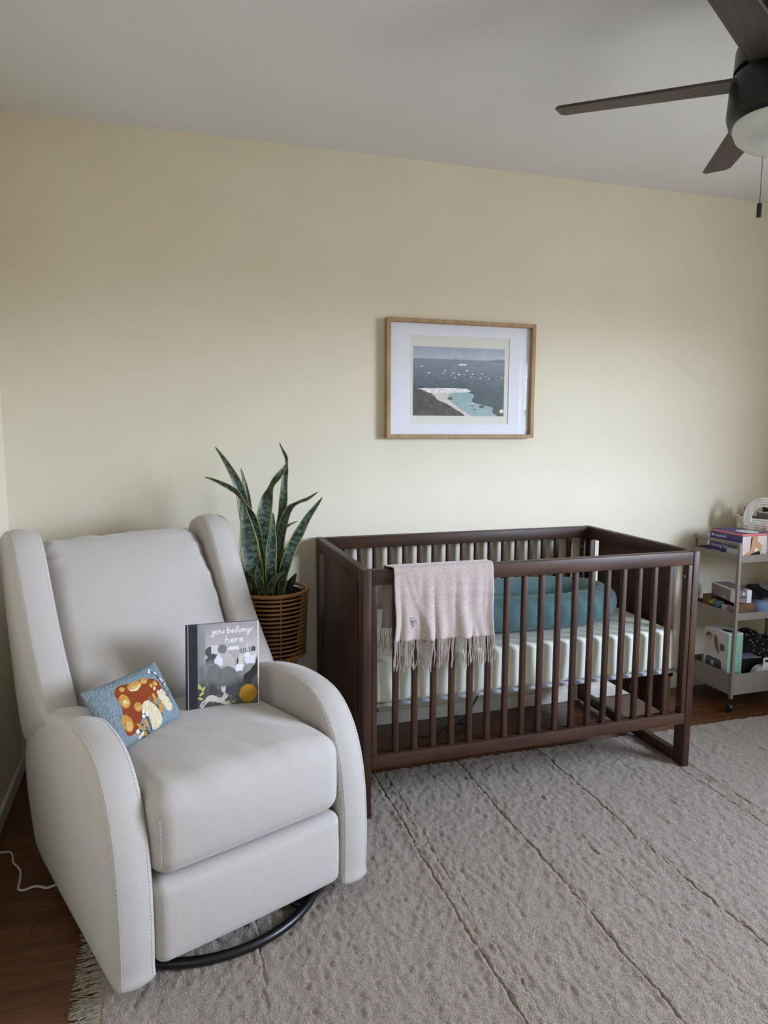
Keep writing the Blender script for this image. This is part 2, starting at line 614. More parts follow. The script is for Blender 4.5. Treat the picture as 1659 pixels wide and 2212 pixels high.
# window in the right wall
win = bpy.data.objects.new('window_1', None)
COL.objects.link(win)
struct(win)
b = bmesh.new()
fx0, fx1 = X_R + 0.03, X_R + 0.08
for q in ((y0, y0 + 0.05, z0, z1), (y1 - 0.05, y1, z0, z1), (y0, y1, z0, z0 + 0.05), (y0, y1, z1 - 0.05, z1), (y0, y1, (z0 + z1) / 2 - 0.02, (z0 + z1) / 2 + 0.02)):
    bx(b, fx0, fx1, q[0], q[1], q[2], q[3], 0.003)
bobj('window_frame', b, m_trim, win)
box('sill', X_R - 0.05, X_R + 0.10, y0 - 0.05, y1 + 0.05, z0 - 0.03, z0, m_trim, win, 0.004)
for zz in ((z0 + 0.05, (z0 + z1) / 2 - 0.02), ((z0 + z1) / 2 + 0.02, z1 - 0.05)):
    box('pane', X_R + 0.052, X_R + 0.056, y0 + 0.05, y1 - 0.05, zz[0], zz[1], m_glass, win, 0)
# baseboards: board with a rounded top
BBH, BBT = 0.062, 0.012
def baseboard(name, x0, x1, y0, y1):
    struct(box(name, x0, x1, y0, y1, 0, BBH, m_trim, None, 0.004, 3))
baseboard('baseboard_back', X_L, X_R, -BBT, 0)
baseboard('baseboard_left', X_L, X_L + BBT, Y_F, -BBT)
baseboard('baseboard_right', X_R - BBT, X_R, Y_F, -BBT)
# oak strip floor: strips run along x
SW = 0.057
protos = []
for L in (0.45, 0.62, 0.8, 1.05):
    o = bobj('plank', bx(bmesh.new(), 0, L - 0.0005, 0, SW - 0.0004, -0.008, 0, 0.0005, 1), m_plank)
    protos.append((L, o))
far = bmesh.new()
used = set()
row = 0
y = -SW
while y > Y_F - SW:
    x = X_L - random.random() * 0.4
    while x < X_R:
        k = random.randrange(4)
        L, pr = protos[k]
        vis = (y > -0.60) or (x < -0.55 and y > -2.4)
        if x + L > X_R or y < Y_F:
            bx(far, max(x, X_L), min(x + L, X_R) - 0.001, max(y, Y_F), y + SW - 0.0008, -0.008, 0, 0)
        elif x < X_L:
            o = box('plank', X_L, x + L - 0.001, y, y + SW - 0.0004, -0.008, 0, m_plank, floor, 0.0005, 1) if vis else bx(far, X_L, x + L - 0.001, y, y + SW - 0.0008, -0.008, 0, 0)
        elif vis:
            if k not in used:
                used.add(k)
                pr.parent = floor
                pr.location = (x, y, 0)
            else:
                share('plank', pr, floor, (x, y, 0))
        else:
            bx(far, x, x + L - 0.001, y, y + SW - 0.0008, -0.008, 0, 0)
        x += L
    y -= SW
    row += 1
o = bobj('plank_field', far, m_plank, floor)
o['kind'] = 'stuff'

# ------------------------------------------------------------------ rug
RX0, RX1, RY0, RY1, RZ = -0.79, 2.36, -3.05, -0.445, 0.014
rug = thing('area_rug', 'large taupe wool pile rug with thin sheared lines and a fringed end', 'rug', (0, 0, 0))
seams = [(-0.42, 0.7), (0.125, 1.0), (0.165, 0.35), (0.474, 1.0), (0.655, 0.35), (0.835, 1.0), (1.10, 0.3), (1.29, 0.9), (1.345, 1.0), (1.735, 1.0), (2.1, 0.8)]
xs = np.arange(RX0, RX1 + 1e-6, 0.0052)
ex = np.concatenate([np.linspace(s - 0.012, s + 0.012, 13) for s, _ in seams])
xs = np.unique(np.round(np.concatenate([xs, ex]), 5))
ys = np.arange(RY0, RY1 + 1e-6, 0.0056)
GX, GY = np.meshgrid(xs, ys)
H = RZ + 0.0095 * (vnoise(GX, GY * 0.6, 0.0115, 3, 2) - 0.5) + 0.0045 * (vnoise(GX, GY * 0.25, 0.03, 5, 2) - 0.5) + 0.004 * (vnoise(GX, GY, 0.28, 9, 2) - 0.5)
for i, (s, a) in enumerate(seams):
    wig = 0.014 * (vnoise(GY * 1.0, GY * 0 + i, 0.035, 21 + i, 3) - 0.5) + 0.016 * (vnoise(GY, GY * 0 + i, 0.4, 41 + i) - 0.5)
    part = np.clip((vnoise(GY, GY * 0 + 3 * i, 0.22, 60 + i, 2) - (0.65 - 0.6 * a)) * 5, 0, 1)
    d = (GX - s - wig)
    H -= 0.0052 * a * (0.35 + 0.65 * part) * np.exp(-(d / 0.0030) ** 2)
    H += 0.0022 * a * part * np.exp(-((d + 0.012) / 0.009) ** 2)
edge = np.minimum.reduce([GX - RX0, RX1 - GX, GY - RY0, RY1 - GY])
H = np.where(edge < 0.001, 0.001, H - 0.004 * np.exp(-edge / 0.012))
V = np.stack([GX.ravel(), GY.ravel(), H.ravel()], 1)
gridmesh('pile', V, len(xs), len(ys), m_rug, rug)
# fringe at the short end
parts = []
yy = RY0 + 0.01
while yy < RY1 - 0.005:
    for lay in range(2):
        L = 0.058 + random.uniform(-0.012, 0.012)
        dy = 0.016 * math.sin(yy * 260) + random.uniform(-0.010, 0.010)
        y_ = yy + random.uniform(-0.002, 0.002)
        zz = 0.004 + lay * 0.003
        P = [(RX0 + 0.006, y_, 0.010), (RX0 - L * 0.3, y_ + dy * 0.2, zz + 0.003), (RX0 - L * 0.65, y_ + dy * 0.6, zz), (RX0 - L, y_ + dy, 0.0035)]
        parts.append(tube_data(P, [0.0018, 0.0019, 0.0017, 0.0010], 5))
    yy += 0.0044
V, Fc = join(parts)
o = dobj('fringe', V, Fc, m_fringe, rug)
o['kind'] = 'stuff'
box('selvedge', RX0 - 0.004, RX0 + 0.014, RY0, RY1, 0.001, 0.011, m_fringe, rug, 0.003)

# ------------------------------------------------------------------ crib
CL, CY0, CW, CH, PW = 1.3326, -0.7595, 0.7451, 0.8731, 0.0285
CY1 = CY0 + CW
crib = thing('crib', 'dark walnut wooden baby crib with slatted sides and solid end panels', 'crib', (0, 0, RZ))
zo = -RZ
def cb(name, x0, x1, y0, y1, z0, z1, m=m_wood, bev=0.003, par=crib):
    return box(name, x0, x1, y0, y1, z0 + zo, z1 + zo, m, par, bev)
PD, RH = 0.06, 0.056
for x0 in (0.0, CL - PW):
    x1 = x0 + PW
    cb('post', x0, x1, CY0, CY0 + PD, RZ, CH)
    cb('post', x0, x1, CY1 - PD, CY1, RZ, CH)
    cb('end_top_rail', x0 + 0.0004, x1 - 0.0004, CY0 + PD + 0.0005, CY1 - PD - 0.0005, CH - RH, CH, m_woody)
    cb('end_bottom_rail', x0 + 0.0005, x1 - 0.0005, CY0 + PD, CY1 - PD, RZ + 0.002, RZ + 0.045, m_woody)
    pan = cb('end_panel', x0 + 0.006, x1 - 0.006, CY0 + 0.118, CY1 - 0.118, 0.182, CH - RH, m_wood, 0.002)
    if x0 > 0.5:
        s = bmesh.new()
        zc, yc = 0.213 + zo, -0.42
        for q in ((yc - 0.012, yc - 0.009, zc - 0.014, zc + 0.014), (yc + 0.009, yc + 0.012, zc - 0.014, zc + 0.014), (yc - 0.009, yc + 0.009, zc + 0.011, zc + 0.014)):
            bx(s, x0 + 0.0052, x0 + 0.0062, q[0], q[1], q[2], q[3], 0)
        bobj('sticker', s, m_white, pan, False)
ST = 0.020
slat0 = None
for side, (ya, yb) in enumerate(((CY0, CY0 + 0.04), (CY1 - 0.04, CY1))):
    x0, x1 = PW + 0.0006, CL - PW - 0.0006
    cb('side_top_rail', x0, x1, ya + 0.001, yb - 0.001, CH - RH + 0.004, CH - 0.001, m_woodh, 0.004)
    cb('side_bottom_rail', x0, x1, ya + 0.002, yb - 0.002, 0.189, 0.2336, m_woodh, 0.003)
    for xa in (x0, x1 - ST):
        stile = cb('stile', xa, xa + ST, ya + 0.003, yb - 0.004, 0.2336, CH - RH + 0.004)
        for zz in (0.265, 0.775):
            s = (xa + ST) if xa < 0.5 else xa
            sg = 1 if xa < 0.5 else -1
            V, Fc = lathe_data([(0.006, 0), (0.006, 0.0012), (0.004, 0.002), (0.0025, 0.0008)], 14)
            V = [(s + sg * v[2], (ya + yb) / 2 + v[0], zz + zo + v[1]) for v in V]
            dobj('bolt', V, Fc, m_metal, stile)
    yc = (ya + yb) / 2
    for k in range(17):
        xc = CL / 2 + (k - 8) * 0.0685
        if slat0 is None:
            slat0 = bobj('slat', bx(bmesh.new(), -0.0105, 0.0105, -0.0095, 0.0095, 0.2336 + zo - 0.002, CH - RH + 0.006 + zo, 0.005, 3), m_wood, crib)
            slat0.location = (xc, yc, 0)
        else:
            share('slat', slat0, crib, (xc, yc, 0))
# metal spring support under the mattress
cb('mattress_support', PW + 0.004, CL - PW - 0.004, CY0 + 0.046, CY1 - 0.046, 0.384, 0.396, m_board, 0.003)
for xx in (PW + 0.03, CL - PW - 0.03):
    cb('support_bracket', xx - 0.012, xx + 0.012, CY0 + 0.06, CY1 - 0.06, 0.364, 0.384, m_blackp, 0.002)

# mattress in its fitted sheet
MX0, MX1, MY0, MY1, MZ0, MZ1 = PW + 0.022, CL - PW - 0.026, CY0 + 0.043, CY1 - 0.043, 0.396, 0.558
V, Fc = rbox_data(MX1 - MX0, MY1 - MY0, MZ1 - MZ0, 0.020, (110, 40, 10), 4)
x, y, z = V.T
hz = np.clip(z / ((MZ1 - MZ0) / 2), -1, 1)
pk = (vnoise(x, y * 0 + 1, 0.035, 4, 2) - 0.5) * np.clip(0.25 - hz, 0, 1.2) * 0.014
side = np.abs(y) > (MY1 - MY0) / 2 - 0.03
V[:, 1] += np.where(side, np.sign(y) * (pk - 0.002), 0)
V[:, 2] += np.where(z < -0.05, (vnoise(x, y, 0.05, 8, 2) - 0.5) * 0.005, 0)
V[:, 2] += np.where(z > 0.03, (vnoise(x * 0.25 + y * 0.1, y, 0.045, 11, 2) - 0.5) * 0.012 * np.exp(-((x + 0.45) / 0.35) ** 2) + (vnoise(x, y, 0.2, 12) - 0.5) * 0.006, 0)
mattress = thing('crib_mattress', 'crib mattress in a pale sage white fitted sheet', 'mattress', ((MX0 + MX1) / 2, (MY0 + MY1) / 2, MZ0))
V[:, 2] += (MZ1 - MZ0) / 2
dobj('fitted_sheet', V, Fc, m_sheet, mattress, angle=0)

# teal baby lounger lying on the mattress
lo = thing('baby_lounger', 'teal padded baby lounger pillow lying on the crib mattress', 'pillow', (0.76, -0.40, MZ1 + 0.003))
n1, n2 = 96, 22
A, B2 = 0.355, 0.155
V = []
for j in range(n2):
    ph = 2 * math.pi * j / n2
    for i in range(n1):
        t = 2 * math.pi * i / n1
        e = 0.72
        cx = A * math.copysign(abs(math.cos(t)) ** e, math.cos(t))
        cy = B2 * math.copysign(abs(math.sin(t)) ** e, math.sin(t))
        nx, ny = math.cos(t) / A, math.sin(t) / B2
        L = math.hypot(nx, ny)
        nx, ny = nx / L, ny / L
        r = 0.068 + 0.004 * math.sin(5 * t)
        cs, sn = math.cos(ph), math.sin(ph)
        pz = 0.066 + 0.066 * math.copysign(abs(sn) ** 0.85, sn)
        V.append((cx + nx * r * cs, cy + ny * r * cs, max(0.001, pz)))
V = np.array(V)
V[:, 2] += (vnoise(V[:, 0], V[:, 1], 0.035, 4, 2) - 0.5) * 0.012 * (V[:, 2] > 0.02)
V = np.concatenate([V, V[:n1]])
gridmesh('bolster', V, n1, n2 + 1, m_teal, lo, True)
V, Fc = rbox_data(0.66, 0.27, 0.05, 0.024, (20, 10, 3), 4)
V[:, 2] += 0.03 - 0.012 * np.exp(-(V[:, 0] / 0.25) ** 2 - (V[:, 1] / 0.09) ** 2)
dobj('center_pad', V, Fc, m_teal, lo, angle=0)

# ------------------------------------------------------------------ blanket over the front rail
bl = thing('fringed_blanket', 'beige wool baby blanket with fringe draped over the crib front rail', 'blanket', (0.28, CY0 + 0.02, CH))
yf, yb, zt = -0.030, 0.030, 0.006
path = [(yb + 0.004, -0.215), (yb + 0.004, -0.12), (yb + 0.001, -0.02), (yb - 0.008, zt - 0.002), (0, zt + 0.001), (yf + 0.008, zt - 0.001), (yf - 0.001, -0.02), (yf - 0.004, -0.12), (yf - 0.006, -0.19), (yf - 0.006, -0.243)]
pc = catmull(path, 9)
nU = 90
rows = []
nP = len(pc)
for j, (py, pz) in enumerate(pc):
    front = j / (nP - 1)
    for i in range(nU):
        u = i / (nU - 1)
        if front < 0.5:
            x = -0.205 + 0.380 * u
        else:
            x = -0.178 + 0.357 * u
        fr = min(1.0, max(0.0, (front - 0.45) / 0.1))
        x = (-0.196 + 0.372 * u) * (1 - fr) + (-0.179 + 0.357 * u) * fr
        hang = max(0.0, -pz) / 0.26
        fold = 0.0115 * hang * (math.sin(u * 19 + 1.2 + hang * 0.8) + 0.6 * math.sin(u * 37 + 2.0 - hang)) + 0.018 * hang * math.exp(-((u - 0.86 + 0.12 * hang) / 0.07) ** 2)
        fold += 0.012 * hang * math.exp(-((u - 0.12 - 0.25 * hang) / 0.05) ** 2)
        sgn = -1 if front > 0.5 else 1
        crease = -0.0040 * math.exp(-((pz + 0.085) / 0.004) ** 2) if front > 0.5 else 0
        z = pz + (0.010 * (u - 0.5) if front > 0.6 else 0) * (0.3 if pz > -0.02 else -1.2)
        x += 0.004 * math.sin(pz * 30 + u * 3) * hang
        rows.append((x, py + sgn * (abs(fold) * 0.9 + 0.002) + crease, z))
o = gridmesh('cloth', np.array(rows), nU, nP, m_wool, bl)
md = o.modifiers.new('thickness', 'SOLIDIFY')
md.thickness = 0.003
md.offset = 0
rowsA = np.array(rows).reshape(nP, nU, 3)
def fringe(edge, n, Lm, seed, name):
    rr = random.Random(seed)
    parts = []
    for k in range(n):
        e = edge[min(nU - 1, int(k / (n - 1) * (nU - 1)))]
        L = Lm + rr.uniform(-0.012, 0.016)
        a, c = rr.uniform(-0.011, 0.011), rr.uniform(-0.006, 0.006)
        w = rr.uniform(-0.003, 0.003)
        P = catmull([e + np.array([0, 0, 0.004]), e + np.array([a * 0.3 + w, c * 0.2, -L * 0.3]), e + np.array([a * 0.6 - w, c * 0.6, -L * 0.65]), e + np.array([a + w, c, -L])], 3)
        parts.append(tube_data(P, [0.0015] * (len(P) - 2) + [0.0018, 0.0012], 5))
    V, Fc = join(parts)
    o = dobj(name, V, Fc, m_wool, bl)
    o['kind'] = 'stuff'
fringe(rowsA[-1], 76, 0.092, 3, 'fringe')
fringe(rowsA[0], 60, 0.074, 4, 'fringe')
# round stamped emblem near the lower corner
parts = []
ec = Vector((-0.122, 0, -0.178))
yy = yf - 0.0150
def cell(x, z, r, col=None):
    return tube_data([(ec.x + x - r, yy, ec.z + z), (ec.x + x + r, yy, ec.z + z)], 0.0008, 4)
for k in range(26):
    a = 2 * math.pi * k / 26
    for rad, ln in ((0.0140, 0.0034),):
        p = Vector((math.cos(a) * rad, 0, math.sin(a) * rad))
        q = Vector((math.cos(a) * (rad + ln), 0, math.sin(a) * (rad + ln)))
        if k % 5 != 4:
            parts.append(tube_data([(ec.x + p.x, yy, ec.z + p.z), (ec.x + q.x, yy, ec.z + q.z)], 0.0009, 4))
for rad in (0.0036, 0.0078):
    P = [(ec.x + rad * (1 + 0.25 * math.sin(5 * t)) * math.cos(t), yy, ec.z + rad * (1 + 0.25 * math.sin(5 * t)) * math.sin(t)) for t in np.linspace(0, 2 * math.pi, 26)[:-1]]
    parts.append(tube_data(P, 0.0008, 4, True))
V, Fc = join(parts)
dobj('emblem', V, Fc, m_mark, bl)

# ------------------------------------------------------------------ picture on the back wall
pic = thing('framed_picture', 'oak framed photo of a bay with boats behind a white mat', 'picture', (0.656, -0.004, 1.5425))
PWd, PHt, FWd, FD = 0.700, 0.506, 0.0165, 0.036
for nm, ang, Ln in (('top', 0, PWd), ('bottom', 2, PWd), ('left', 1, PHt), ('right', 3, PHt)):
    # mitred moulding: trapezoid in x/z extruded in y, built along +x at the top, then turned
    hx, hz = (PWd / 2, PHt / 2) if ang % 2 == 0 else (PHt / 2, PWd / 2)
    pts = [(-hx, hz), (hx, hz), (hx - FWd, hz - FWd), (-hx + FWd, hz - FWd)]
    bm = bmesh.new()
    f_, k_ = [], []
    for px, pz in pts:
        f_.append(bm.verts.new((px, -FD, pz)))
        k_.append(bm.verts.new((px, 0, pz)))
    bm.faces.new(f_)
    bm.faces.new(k_[::-1])
    for i in range(4):
        bm.faces.new((f_[i], k_[i], k_[(i + 1) % 4], f_[(i + 1) % 4]))
    bmesh.ops.bevel(bm, geom=list(bm.edges), offset=0.0008, segments=1, affect='EDGES')
    bmesh.ops.rotate(bm, cent=(0, 0, 0), matrix=Matrix.Rotation(ang * math.pi / 2, 3, 'Y'), verts=bm.verts)
    bobj('moulding', bm, m_oak, pic)
iw, ih = PWd / 2 - FWd, PHt / 2 - FWd
box('backing', -iw, iw, -0.006, -0.001, -ih, ih, m_paper, pic, 0)
ox0, ox1, oz0, oz1 = 0.417 - 0.656, 0.888 - 0.656, 1.350 - 1.5425, 1.728 - 1.5425
bm = bmesh.new()
for q in ((-iw, ox0, -ih, ih), (ox1, iw, -ih, ih), (ox0, ox1, -ih, oz0), (ox0, ox1, oz1, ih)):
    bx(bm, q[0], q[1], -0.0112, -0.0082, q[2], q[3], 0)
bobj('mat_board', bm, m_matb, pic, False)
prt = box('print_sheet', ox0 - 0.01, ox1 + 0.01, -0.0078, -0.0068, oz0 - 0.01, oz1 + 0.01, m_paper, pic, 0)
w, h = 0.435, 0.296
P = Paint(w, h, 290, 198, (150, 156, 170))
P.grad(0.83 * h, h, (168, 174, 186), (142, 150, 166))
P.poly([(0.38 * w, 0.825 * h), (0.44 * w, 0.862 * h), (0.50 * w, 0.848 * h), (0.60 * w, 0.825 * h)], (150, 158, 174), 0.7)
P.grad(0.40 * h, 0.825 * h, (62, 76, 84), (118, 128, 144))
P.grad(0.0, 0.40 * h, (50, 62, 64), (62, 76, 84))
sea = P.Y < 0.80 * h
P.noise(0.012, 0.42, 3, 0.0035, sea & (P.Y < 0.62 * h))
P.noise(0.03, 0.16, 5, 0.006, sea)
P.poly([(0.78 * w, 0.80 * h), (0.86 * w, 0.83 * h), (0.94 * w, 0.85 * h), (w, 0.845 * h), (w, 0.76 * h), (0.9 * w, 0.79 * h)], (104, 112, 122))
P.stroke([(0.84 * w, 0.80 * h), (0.92 * w, 0.785 * h), (w, 0.775 * h)], 0.0022, (150, 156, 162))
P.stroke([(0, 0.828 * h), (0.4 * w, 0.822 * h), (0.8 * w, 0.80 * h)], 0.0014, (92, 102, 118), 0.6)
# cove, beach and breakwater
P.poly(catmull([(0.40 * w, 0.36 * h), (0.55 * w, 0.355 * h), (0.66 * w, 0.31 * h), (0.64 * w, 0.22 * h), (0.74 * w, 0.17 * h), (0.88 * w, 0.12 * h), (0.90 * w, -0.02 * h), (0.60 * w, -0.02 * h), (0.46 * w, 0.15 * h), (0.38 * w, 0.28 * h)], 6, True), (134, 160, 162))
P.poly(catmull([(0.22 * w, 0.36 * h), (0.40 * w, 0.37 * h), (0.385 * w, 0.28 * h), (0.46 * w, 0.15 * h), (0.64 * w, -0.02 * h), (0.45 * w, -0.05 * h), (0.2 * w, 0.15 * h)], 6, True), (196, 188, 184))
P.noise(0.02, 0.12, 8)
pw = P.poly([(0.0, 0.375 * h), (0.08 * w, 0.40 * h), (0.30 * w, 0.408 * h), (0.58 * w, 0.405 * h), (0.63 * w, 0.37 * h), (0.60 * w, 0.35 * h), (0.35 * w, 0.335 * h), (0.0, 0.33 * h)], (206, 204, 204))
P.noise(0.0045, 0.7, 13, None, pw)
rock = random.Random(4)
P.ell(0.40 * w, 0.255 * h, 0.030 * w, 0.022 * h, (92, 86, 72))
P.ell(0.645 * w, 0.17 * h, 0.016 * w, 0.022 * h, (190, 184, 172))
P.ell(0.645 * w, 0.155 * h, 0.018 * w, 0.010 * h, (70, 70, 66))
P.ell(0.67 * w, 0.095 * h, 0.014 * w, 0.009 * h, (66, 80, 82))
P.ell(0.75 * w, 0.14 * h, 0.03 * w, 0.022 * h, (58, 66, 64))
P.ell(0.93 * w, 0.08 * h, 0.06 * w, 0.06 * h, (52, 56, 54))
P.ell(0.975 * w, 0.075 * h, 0.022 * w, 0.03 * h, (206, 200, 194))
tr = P.poly(catmull([(-0.02 * w, 0.36 * h), (0.06 * w, 0.385 * h), (0.15 * w, 0.345 * h), (0.22 * w, 0.30 * h), (0.27 * w, 0.23 * h), (0.36 * w, 0.18 * h), (0.46 * w, 0.10 * h), (0.56 * w, 0.01 * h), (0.5 * w, -0.05 * h), (-0.02 * w, -0.05 * h)], 8, True), (66, 64, 54))
P.noise(0.010, 0.85, 31, None, tr)
P.noise(0.004, 0.7, 33, None, tr)
for bxp, byp, s_ in ((0.09, .715, 1.3), (.17, .625, 1.2), (.34, .665, .8), (.33, .625, .9), (.42, .635, .6), (.44, .633, .6), (.405, .59, .5), (.45, .565, .8), (.495, .61, 1.6), (.55, .61, .6), (.58, .665, 1.2), (.625, .575, .7), (.645, .62, .9), (.73, .565, .9), (.75, .63, .7), (.83, .56, .7), (.79, .59, .4), (.97, .575, .7)):
    P.ell(bxp * w, byp * h - 0.0012, 0.010 * w * s_, 0.0022, (70, 80, 92), 0.7)
    P.ell(bxp * w, byp * h, 0.010 * w * s_, 0.0024, (232, 232, 236))
P.poly([(.49 * w, .745 * h), (.57 * w, .745 * h), (.585 * w, .765 * h), (.53 * w, .757 * h), (.525 * w, .79 * h), (.518 * w, .757 * h), (.485 * w, .758 * h)], (230, 230, 234))
for k in range(26):
    bxp, byp = rock.uniform(.4, .72), rock.uniform(.04, .30)
    P.ell(bxp * w, byp * h, 0.0014, 0.002, (70, 66, 66), 0.8)
P.C = np.clip(P.C * 1.28, 0, 1)
o = P.obj('photograph', m_photo, prt, M4=frame4((0.4315 - 0.656, -0.0082, 1.387 - 1.5425), (1, 0, 0), (0, 0, 1)))
box('glass_pane', -iw, iw, -0.0152, -0.0132, -ih, ih, m_glass, pic, 0)

# ------------------------------------------------------------------ armchair (local: -y is the front)
TH = math.radians(21.5)
ch = thing('glider_armchair', 'oatmeal upholstered wingback swivel recliner armchair on a black ring base', 'armchair', (-0.534, -0.936, RZ), (0, 0, TH))
UI, UO = 0.266, 0.356

def loft(outline, x0, x1, bul_in, bul_out, soft=0.016, crown=0.004):
    """upholstered slab: closed (y,z) outline between x0 and x1, pillowed side faces"""
    O = np.asarray(outline, float)
    n = len(O)
    # inward offset by vertex normals
    d = np.roll(O, -1, 0) - np.roll(O, 1, 0)
    nr = np.stack([d[:, 1], -d[:, 0]], 1)
    nr /= np.linalg.norm(nr, axis=1)[:, None]
    area = 0.5 * np.sum(O[:, 0] * np.roll(O[:, 1], -1) - np.roll(O[:, 0], -1) * O[:, 1])
    if area < 0:
        nr = -nr
    c = O.mean(0)
    rings = []
    W = x1 - x0
    def ring(x, inset):
        P_ = O - nr * inset
        return np.stack([np.full(n, x), P_[:, 0], P_[:, 1]], 1)
    def scl(x, k, bul):
        P_ = (O - nr * soft) * k + c * (1 - k)
        return np.stack([np.full(n, x), P_[:, 0], P_[:, 1]], 1)
    for k, bb in ((0.30, 1.0), (0.55, 0.86), (0.78, 0.55), (0.92, 0.22)):
        rings.append(scl(x0 - bul_in * bb, k, bul_in))
    for x, i in ((0.0, soft), (0.004, soft * 0.55), (0.010, soft * 0.22), (0.018, soft * 0.05), (W * 0.35, -crown * 0.8), (W * 0.5, -crown), (W * 0.65, -crown * 0.8), (W - 0.018, soft * 0.05), (W - 0.010, soft * 0.22), (W - 0.004, soft * 0.55), (W, soft)):
        rings.append(ring(x0 + x, i))
    for k, bb in ((0.92, 0.22), (0.78, 0.55), (0.55, 0.86), (0.30, 1.0)):
        rings.append(scl(x1 + bul_out * bb, k, bul_out))
    V = np.concatenate(rings)
    Fc = []
    for j in range(len(rings) - 1):
        for i in range(n):
            i2 = (i + 1) % n
            Fc.append((j * n + i, j * n + i2, (j + 1) * n + i2, (j + 1) * n + i))
    Fc.append(tuple(range(n))[::-1])
    m_ = len(rings) - 1
    Fc.append(tuple(range(m_ * n, m_ * n + n)))
    return V, Fc

def stitches(path, r=0.0008, dash=0.0055, gap=0.0035):
    P_ = np.asarray(path, float)
    seg = np.linalg.norm(np.diff(P_, axis=0), axis=1)
    cum = np.concatenate([[0], np.cumsum(seg)])
    parts = []
    s = 0.0
    def at(q):
        return np.array([np.interp(q, cum, P_[:, k]) for k in range(3)])
    while s + dash < cum[-1]:
        parts.append(tube_data([at(s), at(s + dash)], r, 4))
        s += dash + gap
    return join(parts)

def fixn(V, Fc):
    bm = bmesh.new()
    vs = [bm.verts.new(tuple(v)) for v in V]
    for f in Fc:
        try:
            bm.faces.new([vs[i] for i in f])
        except ValueError:
            pass
    return bm

arm_o = [(-0.300, 0.048), (-0.325, 0.10), (-0.327, 0.26), (-0.308, 0.40), (-0.262, 0.505), (-0.185, 0.572), (-0.08, 0.594), (0.05, 0.588), (0.20, 0.555), (0.33, 0.500), (0.44, 0.430), (0.500, 0.34), (0.505, 0.22), (0.455, 0.10), (0.40, 0.050), (0.22, 0.040), (-0.05, 0.040)]
AO = catmull(arm_o, 6, True) + np.array([0, -RZ])
for sg in (-1, 1):
    V, Fc = loft(AO, UI, UO, 0.004, 0.016, 0.009, 0.003)
    V = V * np.array([sg, 1, 1])
    a_ = bobj('arm', fixn(V, Fc), m_velvet, ch, angle=0)
    # seams along the top and front of the arm
    k0, k1 = 6, 60
    sel = AO[0:62]
    for xx in (UI + 0.009, UO - 0.009):
        P_ = [(sg * xx, p[0] * 1.0, p[1]) for p in sel]
        c = AO.mean(0)
        P2 = []
        for x_, y_, z_ in P_:
            P2.append((x_, y_, z_))
        # inset by the loft's edge rounding
        dd = np.roll(AO, -1, 0) - np.roll(AO, 1, 0)
        nr = np.stack([dd[:, 1], -dd[:, 0]], 1)
        nr /= np.linalg.norm(nr, axis=1)[:, None]
        ar = 0.5 * np.sum(AO[:, 0] * np.roll(AO[:, 1], -1) - np.roll(AO[:, 0], -1) * AO[:, 1])
        nr = nr if ar > 0 else -nr
        P2 = [(sg * xx, p[0] - n_[0] * 0.0016, p[1] - n_[1] * 0.0016) for p, n_ in zip(AO[3:50], nr[3:50])]
        V2, F2 = stitches(P2)
        dobj('stitching', V2, F2, m_thread, a_)

wing_o = [(0.188, 0.528), (0.215, 0.575), (0.275, 0.645), (0.345, 0.735), (0.415, 0.850), (0.468, 0.940), (0.505, 0.988), (0.552, 1.012), (0.610, 1.010), (0.668, 0.975), (0.672, 0.90), (0.635, 0.74), (0.585, 0.58), (0.530, 0.43), (0.47, 0.38), (0.40, 0.40), (0.30, 0.46), (0.215, 0.505)]
WO = catmull(wing_o, 6, True) + np.array([0, -RZ])
dd = np.roll(WO, -1, 0) - np.roll(WO, 1, 0)
nrw = np.stack([dd[:, 1], -dd[:, 0]], 1)
nrw /= np.linalg.norm(nrw, axis=1)[:, None]
ar = 0.5 * np.sum(WO[:, 0] * np.roll(WO[:, 1], -1) - np.roll(WO[:, 0], -1) * WO[:, 1])
nrw = nrw if ar > 0 else -nrw
for sg in (-1, 1):
    V, Fc = loft(WO, 0.270, 0.362, 0.006, 0.012, 0.010, 0.003)
    V = V * np.array([sg, 1, 1])
    a_ = bobj('wing', fixn(V, Fc), m_velvet, ch, angle=0)
    for xx in (0.270 + 0.010, 0.362 - 0.010):
        P2 = [(sg * xx, p[0] - n_[0] * 0.0018, p[1] - n_[1] * 0.0018) for p, n_ in zip(WO[0:50], nrw[0:50])]
        V2, F2 = stitches(P2)
        dobj('stitching', V2, F2, m_thread, a_)

# back shell and back cushion
BA = math.radians(37)
V, Fc = rbox_data(0.53, 0.12, 0.78, 0.05, (8, 4, 14), 4)
R_ = np.array(Matrix.Rotation(-math.radians(24), 3, 'X'))
V = V @ R_.T + np.array([0, 0.548, 0.555])
dobj('back_shell', V, Fc, m_velvet, ch, angle=0)
V, Fc = rbox_data(0.548, 0.16, 0.63, 0.055, (34, 6, 40), 6)
x, y, z = V.T.copy()
un, zn = x / 0.274, z / 0.315
crown = np.clip(1 - un ** 2, 0, 1) ** 0.7 * np.clip(1 - np.abs(zn) ** 3, 0, 1) ** 0.8
V[:, 1] += np.where(y < 0, -0.040 * crown, 0)
